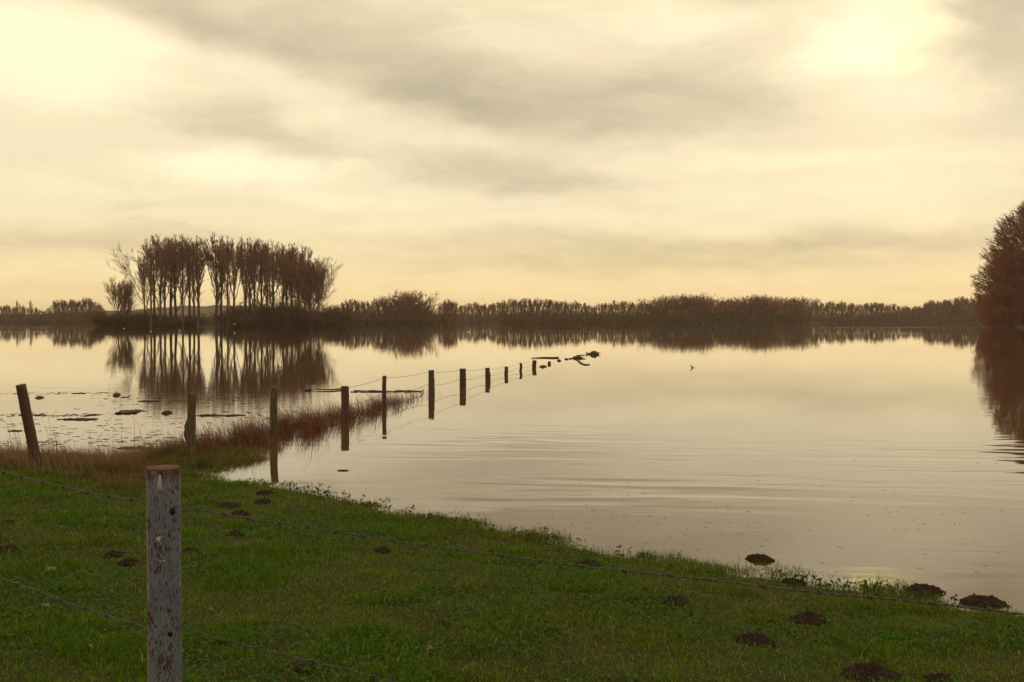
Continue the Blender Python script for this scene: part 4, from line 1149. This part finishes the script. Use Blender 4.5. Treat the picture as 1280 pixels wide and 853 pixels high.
olive = smoothstep(.50, .62, fbm(vn2, x * .7 + 20, y * .7 + 20, 3))[:, None]; c = c * (1 - .28 * olive) + np.array([.098, .078, .016]) * .28 * olive
isy = (rg.random(n) < .07 + .08 * olive[:, 0])[:, None]; c = np.where(isy, yl * rg.uniform(.5, 1.2, (n, 1)), c)
td = rg.random(n)[:, None]; dc = dr * td + dr2 * (1 - td); c = np.where(rg.random((n, 1)) < dry[:, None] * .92, dc, c)
c = c * rg.uniform(.65, 1.35, (n, 1)) * 1.12
L = [blades(x, y, z - .004, h, wdt, lean, rg, c)]
# broad leaves (clover, chickweed) between the blades
x, y, z = sample(400000, -11.5, 8.8, 2.2, 16.0, rg)
cl = fbm(vn1, x * 1.7 + 10, y * 1.7 + 10, 4); k = rg.random(len(x)) < np.clip((cl - .44) * 4.5, .04, 1) * smoothstep(-.1, .2, signed(x, y)); x, y, z = x[k], y[k], z[k]; n = len(x)
s = rg.uniform(.005, .011, n); a = rg.uniform(0, 6.28, n); zz = z + rg.uniform(.012, .045, n)
V = np.zeros((n, 4, 3)); tx, ty = rg.normal(0, .45, n), rg.normal(0, .45, n)
for q in range(4):
    ox, oy = np.cos(a + q * math.pi / 2) * s * (1 if q % 2 else 1.5), np.sin(a + q * math.pi / 2) * s * (1 if q % 2 else 1.5)
    V[:, q] = np.stack([x + ox, y + oy, zz + ox * tx + oy * ty], -1)
C = (np.array([.036, .086, .013])[None] * rg.uniform(.6, 1.5, (n, 1)))
L.append((V.reshape(-1, 3), np.zeros((0, 3), int), (np.arange(n) * 4)[:, None] + np.array([[0, 1, 2, 3]]), np.repeat(C[:, None], 4, 1).reshape(-1, 3)))
# dead stems lying flat
x, y, z = sample(60000, -11.5, 8.8, 2.2, 13.5, rg); k = rg.random(len(x)) < .5 * smoothstep(.40, .62, fbm(vn3, x * 1.1 + 5, y * 1.1 + 5, 3)); x, y, z = x[k], y[k], z[k]; n = len(x)
L.append(blades(x, y, z + .015, rg.uniform(.012, .03, n), np.full(n, .004), rg.uniform(1., 3.0, n), rg, np.array([.20, .15, .07])[None] * rg.uniform(.4, 1.1, (n, 1))))
# taller sprigs standing along the waterline
SP = np.array(shore)
seg = SP[1:19]; m_ = 1500
ti = rg.uniform(0, len(seg) - 1.001, m_); ii = ti.astype(int); f = (ti - ii)[:, None]
pp = seg[ii] * (1 - f) + seg[ii + 1] * f + rg.normal(0, .10, (m_, 2)); k = vn1(pp[:, 0] * 1.5 + 5, pp[:, 1] * 1.5 + 5) > .42; pp = pp[k]; n = len(pp)
hh = rg.uniform(.04, .09, n); zz = height(pp[:, 0], pp[:, 1])
L.append(blades(pp[:, 0], pp[:, 1], np.maximum(zz, -.02), hh, np.full(n, .004), rg.uniform(.1, .6, n), rg, np.array([.045, .055, .016])[None] * rg.uniform(.6, 1.3, (n, 1)), .2))
k = rg.random(n) < .2
for _ in range(4):
    q = pp[k]; nn = len(q); s = rg.uniform(.006, .014, nn); a = rg.uniform(0, 6.28, nn); cz = np.maximum(zz[k], 0) + hh[k] * rg.uniform(.6, 1., nn); cx = q[:, 0] + rg.normal(0, .015, nn); cy = q[:, 1] + rg.normal(0, .015, nn)
    V = np.zeros((nn, 4, 3))
    for j in range(4):
        V[:, j] = np.stack([cx + np.cos(a + j * 1.57) * s, cy + np.sin(a + j * 1.57) * s * .5, cz + np.sin(a + j * 1.57) * s * .8], -1)
    L.append((V.reshape(-1, 3), np.zeros((0, 3), int), (np.arange(nn) * 4)[:, None] + np.array([[0, 1, 2, 3]]), np.full((nn * 4, 3), (.035, .045, .016))))
go = join_blades('grass', L, m_grass); tag(go, 'short dark green meadow grass on the bank', 'grass', None, 'stuff')

# dry pale grass on the left shore, standing into the water
def stalks(xy, h, w, lean, dirb, c, rg):
    """three-segment thin stalk as blades pairs"""
    z = np.maximum(height(xy[:, 0], xy[:, 1]), -.04)
    return blades(xy[:, 0], xy[:, 1], z, h, w, lean, rg, c, .5, dirb)
L = []
seg = np.array([at(*q)[:2] for q in [(236, 561), (200, 574), (150, 583), (100, 583), (50, 580), (0, 577), (-60, 575)]]); m_ = 7500
ti = rg.uniform(0, len(seg) - 1.001, m_); ii = ti.astype(int); f = (ti - ii)[:, None]
pp = seg[ii] * (1 - f) + seg[ii + 1] * f; off = rg.normal(-.15, .55, m_); pp[:, 1] += off
n = m_; h = rg.gamma(6, .035, n) * np.where(off > .5, .8, 1); t_ = rg.random((n, 1)); c = np.array([.26, .175, .095]) * t_ + np.array([.13, .07, .04]) * (1 - t_)
L.append(stalks(pp, h, rg.uniform(.004, .007, n), np.abs(rg.normal(.3, .2, n)), math.pi + .3, c, rg))
m_ = 26; ti = rg.uniform(0, len(seg) - 1.001, m_); ii = ti.astype(int); f = (ti - ii)[:, None]; pp = seg[ii] * (1 - f) + seg[ii + 1] * f
L.append(stalks(pp, rg.uniform(.5, .95, m_), np.full(m_, .006), rg.uniform(.1, .35, m_), math.pi, np.full((m_, 3), (.15, .09, .05)), rg))
o = join_blades('dry_grass', L, m_grass); tag(o, 'pale dry grass standing along the left shore', 'grass', None, 'stuff')

# reddish reeds along the drowned fence
L = []
line = np.array([at(*q)[:2] for q in [(232, 574), (270, 565), (310, 556), (350, 545), (390, 534), (431, 524), (455, 516), (481, 509), (510, 501), (545, 494)]])
dens = np.array([.8, 1.1, 1.3, 1.5, 1.35, 1.1, .75, .5, .22, .06]); m_ = 13500
wts = (dens[:-1] + dens[1:]) / 2 * np.linalg.norm(np.diff(line, axis=0), axis=1); ii = rg.choice(len(wts), m_, p=wts / wts.sum()); f = rg.random((m_, 1))
pp = line[ii] * (1 - f) + line[ii + 1] * f
nd = np.array([-.95, .25]); off = rg.normal(.15, .42, m_) * np.interp(ii, [0, 4, 8], [1.05, .95, .5]); pp = pp + nd * off[:, None] + rg.normal(0, .08, (m_, 2))
# tussocks
tu = fbm(vn2, pp[:, 0] * 3.3 + 20, pp[:, 1] * 1.6 + 20, 2); k = rg.random(m_) < np.clip((tu - .38) * 5, .1, 1) * np.where(np.abs(off) > .7, .35, 1); pp, ii, off, tu = pp[k], ii[k], off[k], tu[k]; n = len(pp)
h = rg.gamma(7, .046, n) * np.interp(ii, [0, 1, 4, 8], [.7, .95, 1., .75]) * (.7 + tu * .6); t_ = rg.random((n, 1))
c = np.array([.165, .066, .046]) * t_ + np.array([.078, .028, .022]) * (1 - t_); lt = rg.random((n, 1)) < .12; c = np.where(lt, np.array([.22, .13, .075]), c)
L.append(stalks(pp, h, rg.uniform(.0035, .0065, n), np.abs(rg.normal(.35, .25, n)), math.pi + .2, c, rg))
# fallen, matted stems at the foot
k = rg.random(n) < .4; q = pp[k]; nn = len(q)
L.append(stalks(q, rg.uniform(.06, .22, nn), rg.uniform(.006, .011, nn), rg.uniform(.9, 2.2, nn), math.pi, np.array([.090, .040, .026])[None] * rg.uniform(.5, 1.3, (nn, 1)), rg))
o = join_blades('reeds', L, m_grass); tag(o, 'reddish brown reeds growing along the drowned fence', 'reeds', None, 'stuff')

# ------------------------------------------------------------------ air
hm_ = bpy.data.materials.new('thin_haze'); hm_.use_nodes = True
ht = hm_.node_tree; ht.nodes.clear()
pv = ht.nodes.new('ShaderNodeVolumePrincipled'); pv.inputs['Color'].default_value = (.95, .81, .68, 1); pv.inputs['Density'].default_value = .00012; pv.inputs['Anisotropy'].default_value = .2
ho = ht.nodes.new('ShaderNodeOutputMaterial'); ht.links.new(pv.outputs[0], ho.inputs['Volume'])
bm = bmesh.new(); bmesh.ops.create_cube(bm, size=1.0); me = bpy.data.meshes.new('haze'); bm.to_mesh(me); bm.free()
hz = link('haze', me, hm_); hz.scale = (8100, 9400, 75); hz.location = (0, 4350, 75 / 2 - 2.0)
tag(hz, 'thin warm haze over the flooded meadows', 'haze', None, 'stuff')
